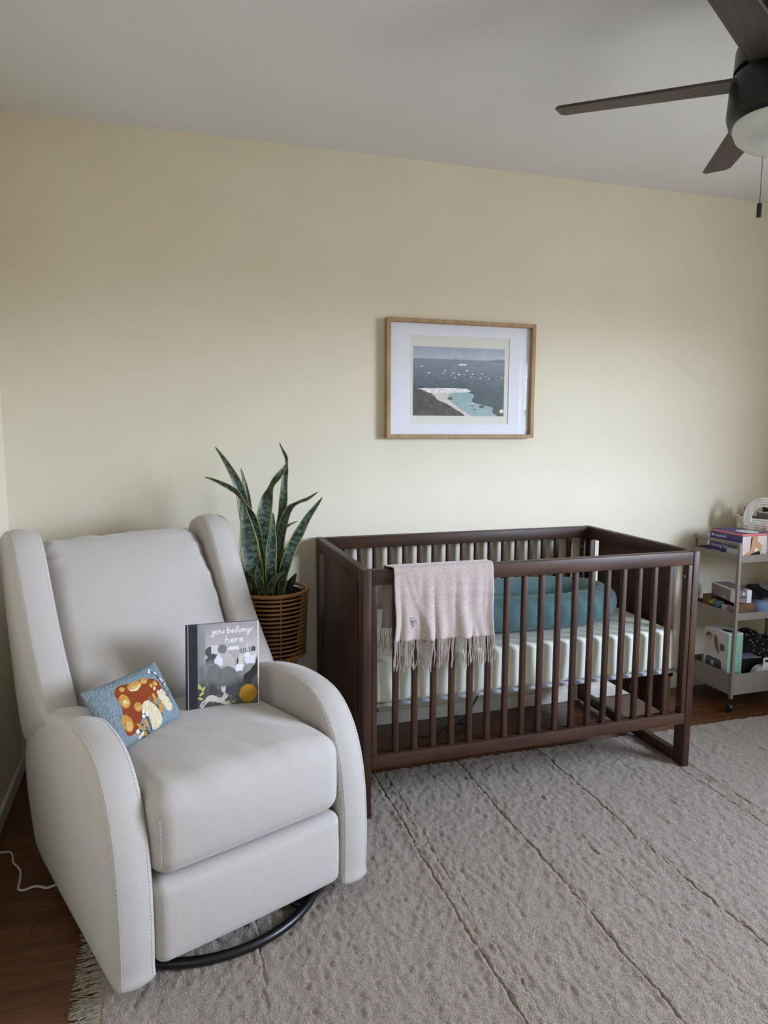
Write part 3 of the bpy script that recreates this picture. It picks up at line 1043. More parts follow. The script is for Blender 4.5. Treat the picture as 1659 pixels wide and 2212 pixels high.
# gathered edges
edgew = np.clip((np.abs(un) - 0.72) / 0.28, 0, 1) + np.clip((zn - 0.80) / 0.2, 0, 1)
wr = (vnoise(x * 0.25, z, 0.03, 3, 2) - 0.5) * np.clip((np.abs(un) - 0.75) / 0.25, 0, 1) * np.clip((zn + 0.2) * 2, 0, 1)
wr += (vnoise(x, z * 0.2, 0.045, 7, 2) - 0.5) * np.clip((zn - 0.78) / 0.22, 0, 1)
V[:, 1] += np.where(y < 0.03, 0.032 * wr, 0)
V[:, 2] += 0.018 * np.clip((zn - 0.9) * 10, 0, 1) * (vnoise(x, x * 0, 0.06, 12, 2) - 0.5) - 0.020 * np.clip(zn, 0, 1) ** 4 * np.abs(un) ** 5
V[:, 1] += 0.05 * np.clip(zn - 0.1, 0, 1) ** 2     # the top curls back
V[:, 1] -= 0.03 * np.clip(-zn - 0.2, 0, 1) ** 2
R_ = np.array(Matrix.Rotation(-math.radians(33), 3, 'X'))
V = V @ R_.T + np.array([0, 0.462, 0.690])
bcush = dobj('back_cushion', V, Fc, m_velvet, ch, angle=0)

# seat cushion and footrest panel
V, Fc = rbox_data(0.528, 0.66, 0.205, 0.05, (30, 34, 8), 6)
x, y, z = V.T.copy()
un, vn = x / 0.264, y / 0.33
cr = np.clip(1 - un ** 2, 0, 1) ** 0.6 * np.clip(1 - np.abs(vn) ** 4, 0, 1) ** 0.6
V[:, 2] += np.where(z > 0, 0.030 * cr - 0.018 * np.clip(vn, -1, 1) - 0.01, 0)
V[:, 1] -= np.where(y < -0.25, 0.020 * np.clip(1 - un ** 2, 0, 1) ** 0.6 * np.clip(1 - (z / 0.10) ** 2, 0, 1), 0)
V[:, 2] += np.where(z > 0.02, (vnoise(x + y * 0.5, y * 0.30, 0.045, 5, 2) - 0.5) * 0.010 * np.clip(-vn + 0.25, 0, 1), 0)
V += np.array([0, -0.332 + 0.33, 0.287 + 0.1025 - RZ])
seat = dobj('seat_cushion', V, Fc, m_velvet, ch, angle=0)
V, Fc = rbox_data(0.528, 0.10, 0.208, 0.03, (26, 5, 16), 6)
x, y, z = V.T.copy()
un = x / 0.264
V[:, 1] -= np.where(y < 0, 0.016 * np.clip(1 - un ** 2, 0, 1) ** 0.6 * np.clip(1 - (z / 0.105) ** 2, 0, 1) ** 0.6, 0)
V += np.array([0, -0.332 + 0.05 + 0.004, 0.074 + 0.104 - RZ])
foot = dobj('footrest_panel', V, Fc, m_velvet, ch, angle=0)
for xx in (-0.245, 0.245):
    V2, F2 = stitches([(xx, -0.3325, 0.095 - RZ), (xx, -0.338, 0.16 - RZ), (xx, -0.338, 0.2 - RZ), (xx, -0.3325, 0.262 - RZ)])
    dobj('stitching', V2, F2, m_thread, foot)
    V2, F2 = stitches([(xx * 1.02, -0.3345, 0.33 - RZ), (xx * 1.02, -0.338, 0.37 - RZ), (xx * 1.02, -0.3385, 0.41 - RZ), (xx * 1.02, -0.333, 0.445 - RZ)])
    dobj('stitching', V2, F2, m_thread, seat)
# swivel base
P_ = [(0.338 * math.cos(t), 0.338 * math.sin(t), 0.0135) for t in np.linspace(0, 2 * math.pi, 73)[:-1]]
tube('base_ring', P_, 0.0125, m_black, ch, 10, True)
for a in (0, math.pi / 2):
    d = Vector((math.cos(a + 0.5), math.sin(a + 0.5), 0)) * 0.33
    tube('base_bar', [(-d.x, -d.y, 0.016), (0, 0, 0.018 + a * 0.004), (d.x, d.y, 0.016)], 0.010, m_black, ch, 8)
lathe('swivel_post', [(0.06, 0.018), (0.06, 0.03), (0.035, 0.035), (0.035, 0.10), (0.09, 0.105), (0.09, 0.12)], m_black, ch, 24)
box('under_frame', -0.255, 0.255, -0.24, 0.40, 0.09, 0.265, m_blackp, ch, 0.01)

# ------------------------------------------------------------------ hooked cushion on the armchair
def chair_pt(u, v, w):
    return Vector((-0.534 + u * math.cos(TH) + v * math.sin(TH), -0.936 + u * math.sin(TH) - v * math.cos(TH), w))
def chair_dir(u, v, w):
    return chair_pt(u, v, w) - chair_pt(0, 0, 0)
CWd, CHt = 0.275, 0.185
ya, ti, ro = -0.47, 0.56, 0.01
n_h = np.array([math.cos(ya), math.sin(ya), 0])
upv = np.array([math.sin(ya) * math.sin(ti), -math.cos(ya) * math.sin(ti), math.cos(ti)])
e1 = math.cos(ro) * n_h + math.sin(ro) * upv
e2 = -math.sin(ro) * n_h + math.cos(ro) * upv
cc = np.array([-0.168, -0.045, 0.575])
pil = thing('mushroom_cushion', 'small blue hooked wool cushion with rust mushrooms on the armchair seat', 'cushion', chair_pt(*cc))
PM = frame4((0, 0, 0), chair_dir(*e1), chair_dir(*e2))
P = Paint(CWd, CHt, 250, 170, (128, 143, 149))
w, h = CWd, CHt
P.noise(0.02, 0.10, 3)
def px(*pts):      # design coordinates 0..100 x 0..68
    return [((a * 0.97 - 4.5) / 100 * w, b / 68 * h) for a, b in pts]
def S(v):
    return v / 100 * w * 0.97
def SX(v):
    return (v * 0.97 - 4.5) / 100 * w
DARK, RUST, OCH, CRM, WHT = (58, 38, 40), (142, 66, 36), (196, 146, 66), (222, 206, 172), (226, 228, 232)
P.poly(catmull(px((30, 52), (37, 58), (47, 58), (58, 55), (70, 55), (77, 51), (75, 43), (67, 35), (57, 27), (46, 18), (37, 11), (28, 9), (23, 14), (27, 26), (31, 40)), 6, True), RUST)
P.poly(catmull(px((72, 50), (80, 52), (88, 47), (91, 42), (86, 36), (77, 31), (71, 29), (68, 36)), 6, True), RUST)
P.poly(catmull(px((56, 32), (63, 33), (69, 27), (72, 15), (70, 4), (62, 2), (56, 6), (56, 18), (52, 26)), 6, True), CRM)
P.poly(catmull(px((79, 33), (88, 37), (92, 28), (93, 18), (88, 13), (82, 15), (80, 24)), 6, True), CRM)
for x_, y_, rx, ry, c_ in ((41, 55, 3.6, 2.6, OCH), (37, 43, 6.2, 7.2, OCH), (29, 22, 6, 9, OCH), (49, 32, 5, 4.6, OCH), (57, 53, 9.5, 4.6, OCH), (71, 53.5, 4.6, 3.4, OCH), (83, 46, 3.6, 3.0, OCH), (76.5, 46, 2.2, 2.4, OCH), (90, 43, 1.6, 1.4, OCH)):
    P.ell(SX(x_), S(y_), S(rx), S(ry), c_)
    P.ell(SX(x_ + .4), S(y_ - ry * 0.35), S(rx * 0.6), S(ry * 0.5), (222, 196, 130), 0.5)
for x_, y_, r_ in ((37, 42.5, 1.6), (79, 41.5, 2.0), (81.5, 36, 2.4)):
    P.ell(SX(x_), S(y_), S(r_), S(r_), CRM)
P.stroke(px((50, 49.5), (57, 47.5), (64, 50.5)), S(2.2), CRM)
P.stroke(px((66, 31), (71, 24), (74, 12)), S(0.9), DARK)
P.stroke(px((66, 33), (71, 28), (73, 20)), S(1.2), RUST)
P.ell(SX(73), S(32), S(2.6), S(6), OCH, rot=-0.2)
P.ell(SX(76), S(21), S(2.8), S(6), OCH, rot=-0.5)
for q in (((86, 60), (90, 52), (93, 40), (93, 20)), ((90, 52), (87.5, 57)), ((91, 48), (94, 52)), ((92.5, 40), (97, 43)), ((93, 34), (89.5, 38)), ((93.3, 28), (98, 32)), ((93.3, 26), (90, 30))):
    P.stroke(px(*q), S(1.1), DARK)
for x_, y_ in ((84.5, 60), (87, 62), (91, 56), (96, 46), (97, 41), (95, 48)):
    P.ell(SX(x_), S(y_), S(1.3), S(1.7), WHT)
for q in (((36, 12), (42, 8), (46, 3)), ((44, 14), (49, 8), (50, 2), (45, 1)), ((52, 22), (54, 12), (55, 3), (50, 2)), ((53, 22), (50, 24)), ((53.5, 18), (57, 20)), ((42, 8), (50, 5))):
    P.stroke(px(*q), S(1.3), DARK)
for x_, y_, r_ in ((41, 14, 0.5), (46, 10, -0.6), (50, 14, 0.2), (47, 4, 0.9), (38, 6, 0.4)):
    P.ell(SX(x_), S(y_), S(1.6), S(4.2), OCH, rot=r_)
for x_, y_ in ((37, 10), (40, 3), (52, 25), (50, 21), (55, 21), (43, 5)):
    P.ell(SX(x_), S(y_), S(2.0), S(2.0), WHT)
P.noise(0.0035, 0.16, 77)
# inflate: two faces share a seam
U2, V2_ = P.X / w * 2 - 1, P.Y / h * 2 - 1
prof = np.clip((1 - U2 ** 4) * (1 - V2_ ** 4), 0, 1) ** 0.55
hx = (P.X - w / 2) * (1 - 0.045 * (1 - np.abs(V2_) ** 2) * np.abs(U2) ** 3)
hy = (P.Y - h / 2) * (1 - 0.06 * (1 - np.abs(U2) ** 2) * np.abs(V2_) ** 3)
loops = 0.0022 * (vnoise(P.X, P.Y, 0.0042, 5) - 0.5) * (prof > 0.05)
front = np.stack([hx, hy, 0.034 * prof + loops], 1)
P.obj('hooked_front', m_hook, pil, front, PM)
back = np.stack([hx, hy, -0.026 * prof], 1)
P2 = Paint(w, h, 250, 170, (120, 140, 152))
o = P2.obj('cushion_back', m_hook, pil, back, PM)

# ------------------------------------------------------------------ picture book on the armchair
BW, BH, BT = 0.216, 0.279, 0.012
ya, ti, ro = 0.26, 0.10, -0.035
n_h = np.array([math.cos(ya), math.sin(ya), 0])
upv = np.array([math.sin(ya) * math.sin(ti), -math.cos(ya) * math.sin(ti), math.cos(ti)])
e1 = math.cos(ro) * n_h + math.sin(ro) * upv
e2 = -math.sin(ro) * n_h + math.cos(ro) * upv
bc = np.array([0.110, -0.068, 0.6135])
book = thing('picture_book', 'hardcover picture book with navy spine standing on the armchair seat', 'book', chair_pt(*bc))
BM = frame4((0, 0, 0), chair_dir(*e1), chair_dir(*e2))
def bbox(name, x0, x1, y0, y1, z0, z1, m, par, bev=0.0006):
    return box(name, x0, x1, y0, y1, z0, z1, m, par, bev, 1, BM)
cover = bbox('cover', -BW / 2 + 0.004, BW / 2, -BH / 2, BH / 2, -0.0016, 0.0, m_pages, book)
bbox('back_cover', -BW / 2 + 0.004, BW / 2, -BH / 2, BH / 2, -BT, -BT + 0.0016, m_cloth_navy, book)
bbox('page_block', -BW / 2 + 0.004, BW / 2 - 0.004, -BH / 2 + 0.003, BH / 2 - 0.003, -BT + 0.0017, -0.0017, m_pages, book)
bbox('spine', -BW / 2 - 0.001, -BW / 2 + 0.0035, -BH / 2, BH / 2, -BT - 0.0006, 0.0006, m_cloth_navy, book, 0.0012)
bbox('spine_cloth', -BW / 2 + 0.006, -BW / 2 + 0.032, -BH / 2, BH / 2, 0.0001, 0.0007, m_cloth_navy, book, 0.0002)
w, h = BW - 0.036, BH
P = Paint(w, h, 230, 350, (168, 160, 163))
def q_(*pts):   # cover coordinates in percent of the printed area
    return [(a / 100 * w, b / 100 * h) for a, b in pts]
P.grad(0.6 * h, h, (196, 190, 191), (158, 149, 152))
P.noise(0.05, 0.08, 2)
P.poly(q_((0, 100), (11, 100), (13, 80), (11, 60), (6, 50), (0, 48)), (140, 142, 138))
P.noise(0.012, 0.25, 4, 0.08, P.X < 0.11 * w)
P.ell(.20 * w, .70 * h, .08 * w, .055 * h, (78, 82, 80))
P.poly(q_((22, 77), (34, 76), (34, 68), (22, 68)), (214, 208, 206))
P.ell(.40 * w, .72 * h, .075 * w, .05 * h, (124, 121, 119))
P.poly(q_((50, 68), (53, 72), (66, 72), (68, 69), (68, 56), (52, 60)), (178, 166, 162))
P.poly(q_((48, 71), (53, 74), (67, 74), (69, 70.5), (54, 70)), (226, 224, 228))
for x_ in (70, 73, 76, 79, 82, 86):
    P.stroke(q_((x_, 66), (x_, 70 + (x_ * 7 % 3))), 0.003, (96, 96, 92))
P.stroke(q_((82, 68), (82, 76), (80, 79)), 0.0022, (208, 204, 204)); P.stroke(q_((82, 72), (87, 77)), 0.0022, (208, 204, 204)); P.stroke(q_((82, 70), (77, 74)), 0.0022, (208, 204, 204))
P.ell(.925 * w, .695 * h, .04 * w, .03 * h, (70, 68, 66))
P.stroke(q_((92.5, 67), (92.5, 62)), 0.003, (80, 74, 70))
P.poly(q_((88, 64), (92, 67), (100, 66), (100, 60), (88, 60)), (206, 192, 178))
P.poly(q_((12, 62), (24, 68), (32, 66), (28, 58), (14, 56)), (76, 80, 78))
P.poly(q_((15, 60), (24, 62), (24, 57), (15, 57)), (112, 118, 114))
P.poly(q_((26, 60), (34, 68), (41, 60), (41, 50), (35, 48), (32, 52)), (224, 224, 230))
P.poly(q_((35, 68), (55, 65), (57, 56), (41, 60)), (202, 198, 200))
for k in range(7):
    P.stroke(q_((38 + k * 2.7, 66.6 - k * .4), (43 + k * 2.2, 59 - k * .5)), 0.0011, (140, 136, 138))
P.poly(q_((55, 65), (62, 58), (60, 48), (52, 50), (53, 57)), (196, 182, 170))
P.poly(q_((41, 60), (53, 57), (53, 50), (41, 51)), (186, 178, 176))
P.ell(.67 * w, .575 * h, .03 * w, .035 * h, (52, 50, 50))
P.poly(q_((67, 60), (71, 66), (75, 62), (75, 54), (67, 54)), (212, 200, 188))
P.poly(q_((76, 62), (80, 67), (86, 66), (88, 62), (84, 60)), (228, 226, 230))
P.poly(q_((76, 59), (97, 64), (94, 54), (80, 54)), (222, 220, 226))
P.ell(.70 * w, .50 * h, .085 * w, .05 * h, (224, 224, 230))
P.ell(.44 * w, .49 * h, .11 * w, .06 * h, (176, 170, 168))
P.noise(0.02, 0.06, 12)
mid = (P.Y < .56 * h - 0.02 * h * np.sin(P.X / w * 14)) & (P.Y > .30 * h)
for cx_, cy_, rx, ry, c_ in ((.13, .48, .14, .10, (126, 130, 126)), (.27, .44, .13, .13, (110, 114, 112)), (.48, .40, .17, .13, (104, 106, 104)), (.70, .38, .13, .09, (118, 116, 112)), (.85, .44, .12, .10, (140, 134, 128)), (.04, .42, .1, .14, (112, 118, 116))):
    m_ = P.ell(cx_ * w, cy_ * h, rx * w, ry * h, c_, 0.92)
P.noise(0.010, 0.22, 41, 0.05, (P.Y < .54 * h) & (P.Y > .25 * h))
P.poly(q_((100, 64), (96, 54), (86, 46), (76, 42), (74, 34), (88, 30), (100, 34)), (34, 35, 38))
dk = np.clip((.40 * h + .03 * h * np.sin(P.X / w * 11) - P.Y) / (.10 * h), 0, 1)
P.put(dk, (44, 46, 48), 0.88)
P.noise(0.006, 0.30, 44, 0.09, P.Y < .36 * h)
P.poly(q_((90, 36), (100, 44), (100, 8), (93, 8), (89, 22)), (84, 80, 74), 0.85)
gr = np.clip((.13 * h - P.Y) / (.09 * h), 0, 1)
P.put(gr, (134, 132, 62), 0.95)
P.noise(0.02, 0.2, 51, 0.02, P.Y < .14 * h)
for x_, y_, r_ in ((4, 33, 0.5), (9, 31, -0.6), (6, 26, -0.9), (4, 21, 1.2), (1, 34, 0.1)):
    P.ell(x_ / 100 * w, y_ / 100 * h, .020 * w, .030 * h, (196, 190, 104), rot=r_)
rr = random.Random(2)
for k in range(60):
    x_, y_ = rr.uniform(.18, .62), rr.uniform(.07, .22)
    P.stroke([(x_ * w, y_ * h), (x_ * w + rr.uniform(-.003, .003), y_ * h + .004)], 0.0012, rr.choice([(150, 150, 120), (120, 122, 118), (190, 186, 150)]), smooth=False)
for k in range(12):
    x_ = .42 + k * .018
    P.ell(x_ * w, (.09 + .006 * k) * h, .007 * w, .009 * h, (178, 172, 92), rot=0.8)
# running rabbit
RB = (206, 198, 190)
P.poly(catmull(q_((12, 20), (17, 23), (24, 23.5), (32, 21), (38, 19.5), (41, 22), (43, 24.5), (47, 23.5), (49, 20.5), (46, 18), (42, 15.5), (36, 14.5), (27, 16), (19, 17), (14, 16)), 5, True), RB)
for pts in (((14, 19), (8, 17), (4, 13)), ((16, 18), (10, 14), (6, 11)), ((38, 16), (45, 14.5), (51, 15)), ((36, 15.5), (44, 13), (51, 12.5))):
    P.stroke(q_(*pts), 0.0052, RB)
P.ell(.405 * w, .285 * h, .020 * w, .038 * h, RB, rot=0.15)
P.ell(.438 * w, .285 * h, .016 * w, .038 * h, RB, rot=-0.05)
P.ell(.45 * w, .225 * h, .006 * w, .005 * h, (40, 40, 44))
# hand lettering
GLY = {
 'y': ([[(0, 5), (.4, 2.6), (1.6, 2.4), (2.4, 5), (2.3, 1), (1.4, -2.6), (.1, -2.6), (.6, -.6), (2.6, 1.2)]], 2.9),
 'o': ([[(1.9, 4.6), (.6, 4.6), (0, 2.6), (.9, .6), (2.2, 1.6), (2.3, 3.8), (1.6, 4.7), (2.2, 4.1), (3.1, 4.2)]], 2.9),
 'u': ([[(0, 4.6), (.2, 1.6), (1.1, .6), (2.2, 2.2), (2.5, 4.6), (2.5, 1.6), (3.1, .8)]], 3.1),
 'b': ([[(0, 9), (.1, 4), (.2, .8)], [(.2, 3), (1.2, 4.8), (2.4, 3.6), (2.0, 1.2), (.3, .7)]], 2.8),
 'e': ([[(0, 2.6), (1.6, 3.0), (2.0, 4.4), (1.0, 4.9), (.2, 3.0), (.8, .9), (2.6, 1.4)]], 2.5),
 'l': ([[(0, 1.8), (1.6, 5.5), (1.7, 9), (.8, 8.4), (.5, 3), (1.1, .8), (2.2, 1.8)]], 2.1),
 'n': ([[(0, 4.6), (.1, .8)], [(.1, 2.6), (1.1, 4.7), (2.0, 3.8), (2.0, 1.2), (2.8, 1.2)]], 2.7),
 'g': ([[(2.1, 4.4), (.7, 4.7), (0, 2.8), (.9, 1.2), (2.0, 2.8), (2.2, 4.6), (2.2, 0), (1.4, -2.8), (.3, -2.2), (1.4, -.2), (3.8, 3.2), (4.6, 5.8)]], 4.2),
 'h': ([[(0.2, 9), (.1, 4), (0, .8)], [(.1, 3), (1.3, 4.9), (2.2, 3.8), (2.2, 1.2), (3.0, 1.4)]], 2.9),
 'r': ([[(0, 4.8), (.1, .8)], [(.1, 2.8), (1.0, 4.8), (2.2, 4.4)]], 2.1)}
def letter(textv, x0, y0, s, wd, sy):
    for c_ in textv:
        if c_ == ' ':
            x0 += 1.6 * s
            continue
        st, adv = GLY[c_]
        for k in st:
            P.stroke([(x0 + (a + b * 0.10) * s, y0 + b * sy) for a, b in k], wd, (238, 236, 240))
        x0 += (adv + 0.55) * s
letter('you belong', .225 * w, .883 * h, 0.0038, 0.0021, 0.0023)
letter('here', .445 * w, .780 * h, 0.0047, 0.0023, 0.0025)
o = P.obj('cover_print', m_print, cover, M4=BM @ Matrix.Translation((-BW / 2 + 0.0325, -BH / 2, 0.0004)))
text('credits', 'written by M.H. Clark \u00b7 illustrated by Isabelle Arsenault', 0.0078, m_dink, cover, BM @ Matrix.Translation((-BW / 2 + 0.062, -BH / 2 + 0.014, 0.0007)), shear=0.25, thick=0.0001)
md_ = bpy.data.objects
V, Fc = lathe_data([(0.0270, 0.0), (0.0270, 0.0004), (0.0262, 0.0006)], 40)
mx, my = BW / 2 - 0.034, -BH / 2 + 0.060
V = [BM @ (Vector(v) + Vector((mx, my, 0.0004))) for v in V]
medal = dobj('gold_seal', V, Fc, m_gold, book)
parts = []
for r_ in (0.0245, 0.0150):
    parts.append(tube_data([BM @ Vector((mx + r_ * math.cos(t), my + r_ * math.sin(t), 0.0011)) for t in np.linspace(0, 2 * math.pi, 37)[:-1]], 0.0005, 4, True))
for x_ in (-0.0075, -0.004, -0.0005, 0.003, 0.0065):
    parts.append(tube_data([BM @ Vector((mx + x_, my - 0.0055, 0.0011)), BM @ Vector((mx + x_, my + 0.0055, 0.0011))], 0.0006, 4))
for r_ in (0.0197,):
    for k in range(30):
        t = 2 * math.pi * k / 30
        parts.append(tube_data([BM @ Vector((mx + (r_ - .0015) * math.cos(t), my + (r_ - .0015) * math.sin(t), 0.0011)), BM @ Vector((mx + (r_ + .0015) * math.cos(t), my + (r_ + .0015) * math.sin(t), 0.0011))], 0.0005, 4))
V, Fc = join(parts)
dobj('seal_relief', V, Fc, m_goldd, book)

# ------------------------------------------------------------------ snake plant in a rattan stand
PX, PY = -0.228, -0.288
m_leaf = print_mat('snake_plant_leaf', 0.38, 0.0)
plant = thing('snake_plant', 'tall variegated snake plant growing in the rattan planter', 'plant', (PX, PY, 0.69))
LEAVES = [
 ([(-0.423, -0.24, 1.262), (-0.389, -0.25, 1.21), (-0.352, -0.26, 1.14), (-0.334, -0.26, 1.085), (-0.322, -0.26, 1.01), (-0.312, -0.27, 0.914), (-0.297, -0.275, 0.753), (-0.29, -0.275, 0.69)], 0.036, 0.15, []),
 ([(-0.47, -0.36, 1.159), (-0.446, -0.355, 1.151), (-0.414, -0.35, 1.136), (-0.385, -0.345, 1.12), (-0.357, -0.34, 1.1), (-0.333, -0.335, 1.063), (-0.308, -0.33, 1.012), (-0.29, -0.33, 0.953), (-0.281, -0.33, 0.891), (-0.269, -0.33, 0.803), (-0.262, -0.325, 0.69)], 0.030, 0.3, [(0.30, 0.10, 1.1)]),
 ([(-0.33, -0.235, 1.181), (-0.323, -0.24, 1.149), (-0.314, -0.245, 1.102), (-0.309, -0.25, 1.054), (-0.308, -0.25, 0.991), (-0.302, -0.25, 0.911), (-0.285, -0.255, 0.69)], 0.032, -0.2, []),
 ([(-0.334, -0.345, 1.064), (-0.332, -0.345, 1.018), (-0.325, -0.343, 0.964), (-0.315, -0.34, 0.886), (-0.300, -0.335, 0.807), (-0.285, -0.33, 0.69)], 0.058, 0.1, []),
 ([(-0.158, -0.265, 1.21), (-0.172, -0.27, 1.183), (-0.196, -0.28, 1.154), (-0.22, -0.29, 1.123), (-0.242, -0.30, 1.072), (-0.255, -0.30, 1.01), (-0.262, -0.295, 0.935), (-0.255, -0.29, 0.835), (-0.242, -0.29, 0.69)], 0.046, 0.1, [(0.22, 0.09, 1.2)]),
 ([(-0.182, -0.22, 1.277), (-0.171, -0.225, 1.25), (-0.159, -0.235, 1.218), (-0.159, -0.24, 1.186), (-0.166, -0.24, 1.146), (-0.17, -0.24, 1.098), (-0.174, -0.24, 1.046), (-0.181, -0.24, 0.985), (-0.193, -0.245, 0.92), (-0.205, -0.25, 0.823), (-0.215, -0.255, 0.69)], 0.028, 0.0, [(0.15, 0.06, 1.3), (0.45, 0.08, 0.9)]),
 ([(-0.229, -0.35, 1.023), (-0.23, -0.35, 0.984), (-0.234, -0.35, 0.937), (-0.238, -0.345, 0.875), (-0.240, -0.34, 0.804), (-0.240, -0.33, 0.69)], 0.036, 0.0, []),
 ([(-0.04, -0.25, 1.087), (-0.079, -0.255, 1.063), (-0.116, -0.26, 1.05), (-0.149, -0.26, 1.031), (-0.169, -0.26, 0.995), (-0.184, -0.26, 0.939), (-0.195, -0.265, 0.867), (-0.203, -0.27, 0.69)], 0.027, 0.3, [(0.2, 0.07, 0.9)]),
 ([(-0.113, -0.21, 0.97), (-0.147, -0.22, 0.959), (-0.171, -0.225, 0.941), (-0.188, -0.23, 0.909), (-0.196, -0.235, 0.84), (-0.200, -0.24, 0.69)], 0.018, 0.3, []),
 ([(-0.039, -0.33, 1.073), (-0.065, -0.325, 1.038), (-0.094, -0.32, 0.999), (-0.118, -0.315, 0.956), (-0.143, -0.31, 0.909), (-0.163, -0.31, 0.866), (-0.180, -0.31, 0.819), (-0.19, -0.305, 0.775), (-0.198, -0.30, 0.69)], 0.037, -0.15, []),
 ([(-0.168, -0.275, 0.879), (-0.18, -0.277, 0.857), (-0.19, -0.28, 0.825), (-0.193, -0.28, 0.781), (-0.195, -0.28, 0.69)], 0.026, 0.2, []),
 ([(-0.127, -0.25, 0.771), (-0.144, -0.25, 0.743), (-0.154, -0.25, 0.723), (-0.162, -0.25, 0.685)], 0.024, 0.2, []),
 ([(-0.294, -0.375, 0.836), (-0.292, -0.372, 0.801), (-0.285, -0.365, 0.765), (-0.270, -0.350, 0.69)], 0.026, -0.1, []),
 ([(-0.347, -0.36, 0.833), (-0.334, -0.355, 0.809), (-0.318, -0.345, 0.777), (-0.300, -0.335, 0.69)], 0.022, 0.2, []),
 ([(-0.196, -0.375, 0.809), (-0.215, -0.37, 0.792), (-0.232, -0.365, 0.774), (-0.244, -0.36, 0.745), (-0.248, -0.35, 0.69)], 0.020, 0.6, []),
 ([(-0.192, -0.36, 0.809), (-0.196, -0.355, 0.773), (-0.202, -0.35, 0.74), (-0.206, -0.345, 0.69)], 0.022, 0.3, []),
]
for li, (pts, W, tw0, twists) in enumerate(LEAVES):
    W *= 1.18
    C_ = catmull(pts, 12)[::-1]          # base to tip
    n = len(C_)
    seg = np.linalg.norm(np.diff(C_, axis=0), axis=1)
    s = np.concatenate([[0], np.cumsum(seg)])
    s /= s[-1]
    nu = 21
    V, Cc = [], []
    for i in range(n):
        t = C_[min(i + 1, n - 1)] - C_[max(i - 1, 0)]
        t /= np.linalg.norm(t)
        f0 = np.array([0.18, -1.0, 0.05])
        f0 = f0 - t * f0.dot(t)
        f0 /= np.linalg.norm(f0)
        sd = np.cross(t, f0)
        tip = 1 - s[i]
        wd = W / 2 * min(1.0, (tip / 0.42) ** 0.75 + 0.02) * (0.62 + 0.38 * min(1, s[i] / 0.3))
        a = tw0
        for tc_, tw_, amt in twists:      # position measured from the tip
            a += amt * math.exp(-((tip - tc_) / tw_) ** 2)
        d = sd * math.cos(a) + f0 * math.sin(a)
        nn = np.cross(d, t)
        for k in range(nu):
            u = -1 + 2 * k / (nu - 1)
            p = C_[i] + d * wd * u + nn * wd * 0.28 * (u * u - 0.4)
            V.append(p - np.array([PX, PY, 0.69]))
            L = s[i] * sum(seg)
            zz = L + 0.006 * abs(u) * math.sin(L * 90) + 0.5 * li
            bnd = float(vnoise(np.array([zz]), np.array([u * 0.006 + li]), 0.0042, 5 + li, 2)[0])
            mot = float(vnoise(np.array([L]), np.array([u * W / 2]), 0.004, 50 + li)[0])
            g = lin((26, 40, 30)) * (1 - np.clip((bnd - 0.45) * 4, 0, 1)) + lin((96, 118, 100)) * np.clip((bnd - 0.45) * 4, 0, 1) * (0.4 + 0.6 * mot)
            ed = np.clip((abs(u) - 0.84) / 0.06, 0, 1)
            Cc.append(g * (1 - ed) + lin((128, 132, 60)) * ed)
    i_ = np.arange(n * nu).reshape(n, nu)
    Fc = np.stack([i_[:-1, :-1].ravel(), i_[:-1, 1:].ravel(), i_[1:, 1:].ravel(), i_[1:, :-1].ravel()], 1)
    o = dobj('leaf', V, Fc, m_leaf, plant, angle=0, col=np.array(Cc))
    md = o.modifiers.new('thickness', 'SOLIDIFY')
    md.thickness = 0.0022
lathe('nursery_pot', [(0.085, -0.20), (0.090, -0.20), (0.112, 0.022), (0.116, 0.024), (0.116, 0.012), (0.106, 0.010), (0.104, -0.004)], m_blackp, plant, 40)
lathe('soil', [(0.001, -0.003), (0.05, 0.002), (0.09, 0.0), (0.1045, -0.004), (0.1045, -0.012)], m_soil, plant, 36)

stand = thing('rattan_planter', 'round woven rattan plant stand on legs behind the armchair', 'planter', (PX, PY, 0))
def ring(r, z, t, seg=8, n=56):
    return tube_data([(r * math.cos(a), r * math.sin(a), z) for a in np.linspace(0, 2 * math.pi, n + 1)[:-1]], t, seg, True)
V, Fc = ring(0.1335, 0.722, 0.0075)
dobj('rim', V, Fc, m_rattan, stand)
z = 0.705
k = 0
while z > 0.485:
    r = 0.1345 - 0.012 * (0.72 - z) / 0.24
    V, Fc = ring(r, z, 0.0041, 7)
    dobj('hoop', V, Fc, m_rattan, stand)
    z -= 0.0160
V, Fc = ring(0.121, 0.478, 0.0075)
dobj('bottom_rim', V, Fc, m_rattan, stand)
for a in np.linspace(0, 2 * math.pi, 9)[:-1]:
    r0, r1 = 0.1275, 0.1155
    ca, sa = math.cos(a + 0.1), math.sin(a + 0.1)
    tube('stake', [(r0 * ca, r0 * sa, 0.718), (r1 * ca, r1 * sa, 0.478)], 0.0036, m_rattan, stand, 6)
lathe('bottom_disc', [(0.001, 0.470), (0.117, 0.470), (0.117, 0.476), (0.001, 0.476)], m_rattan, stand, 32)
for a in (0.6, 2.17, 3.74, 5.31):
    ca, sa = math.cos(a), math.sin(a)
    tube('leg', [(0.108 * ca, 0.108 * sa, 0.49), (0.115 * ca, 0.115 * sa, 0.25), (0.128 * ca, 0.128 * sa, 0.002)], [0.011, 0.010, 0.009], m_rattan, stand, 8)
V, Fc = ring(0.112, 0.20, 0.006)
dobj('leg_ring', V, Fc, m_rattan, stand)

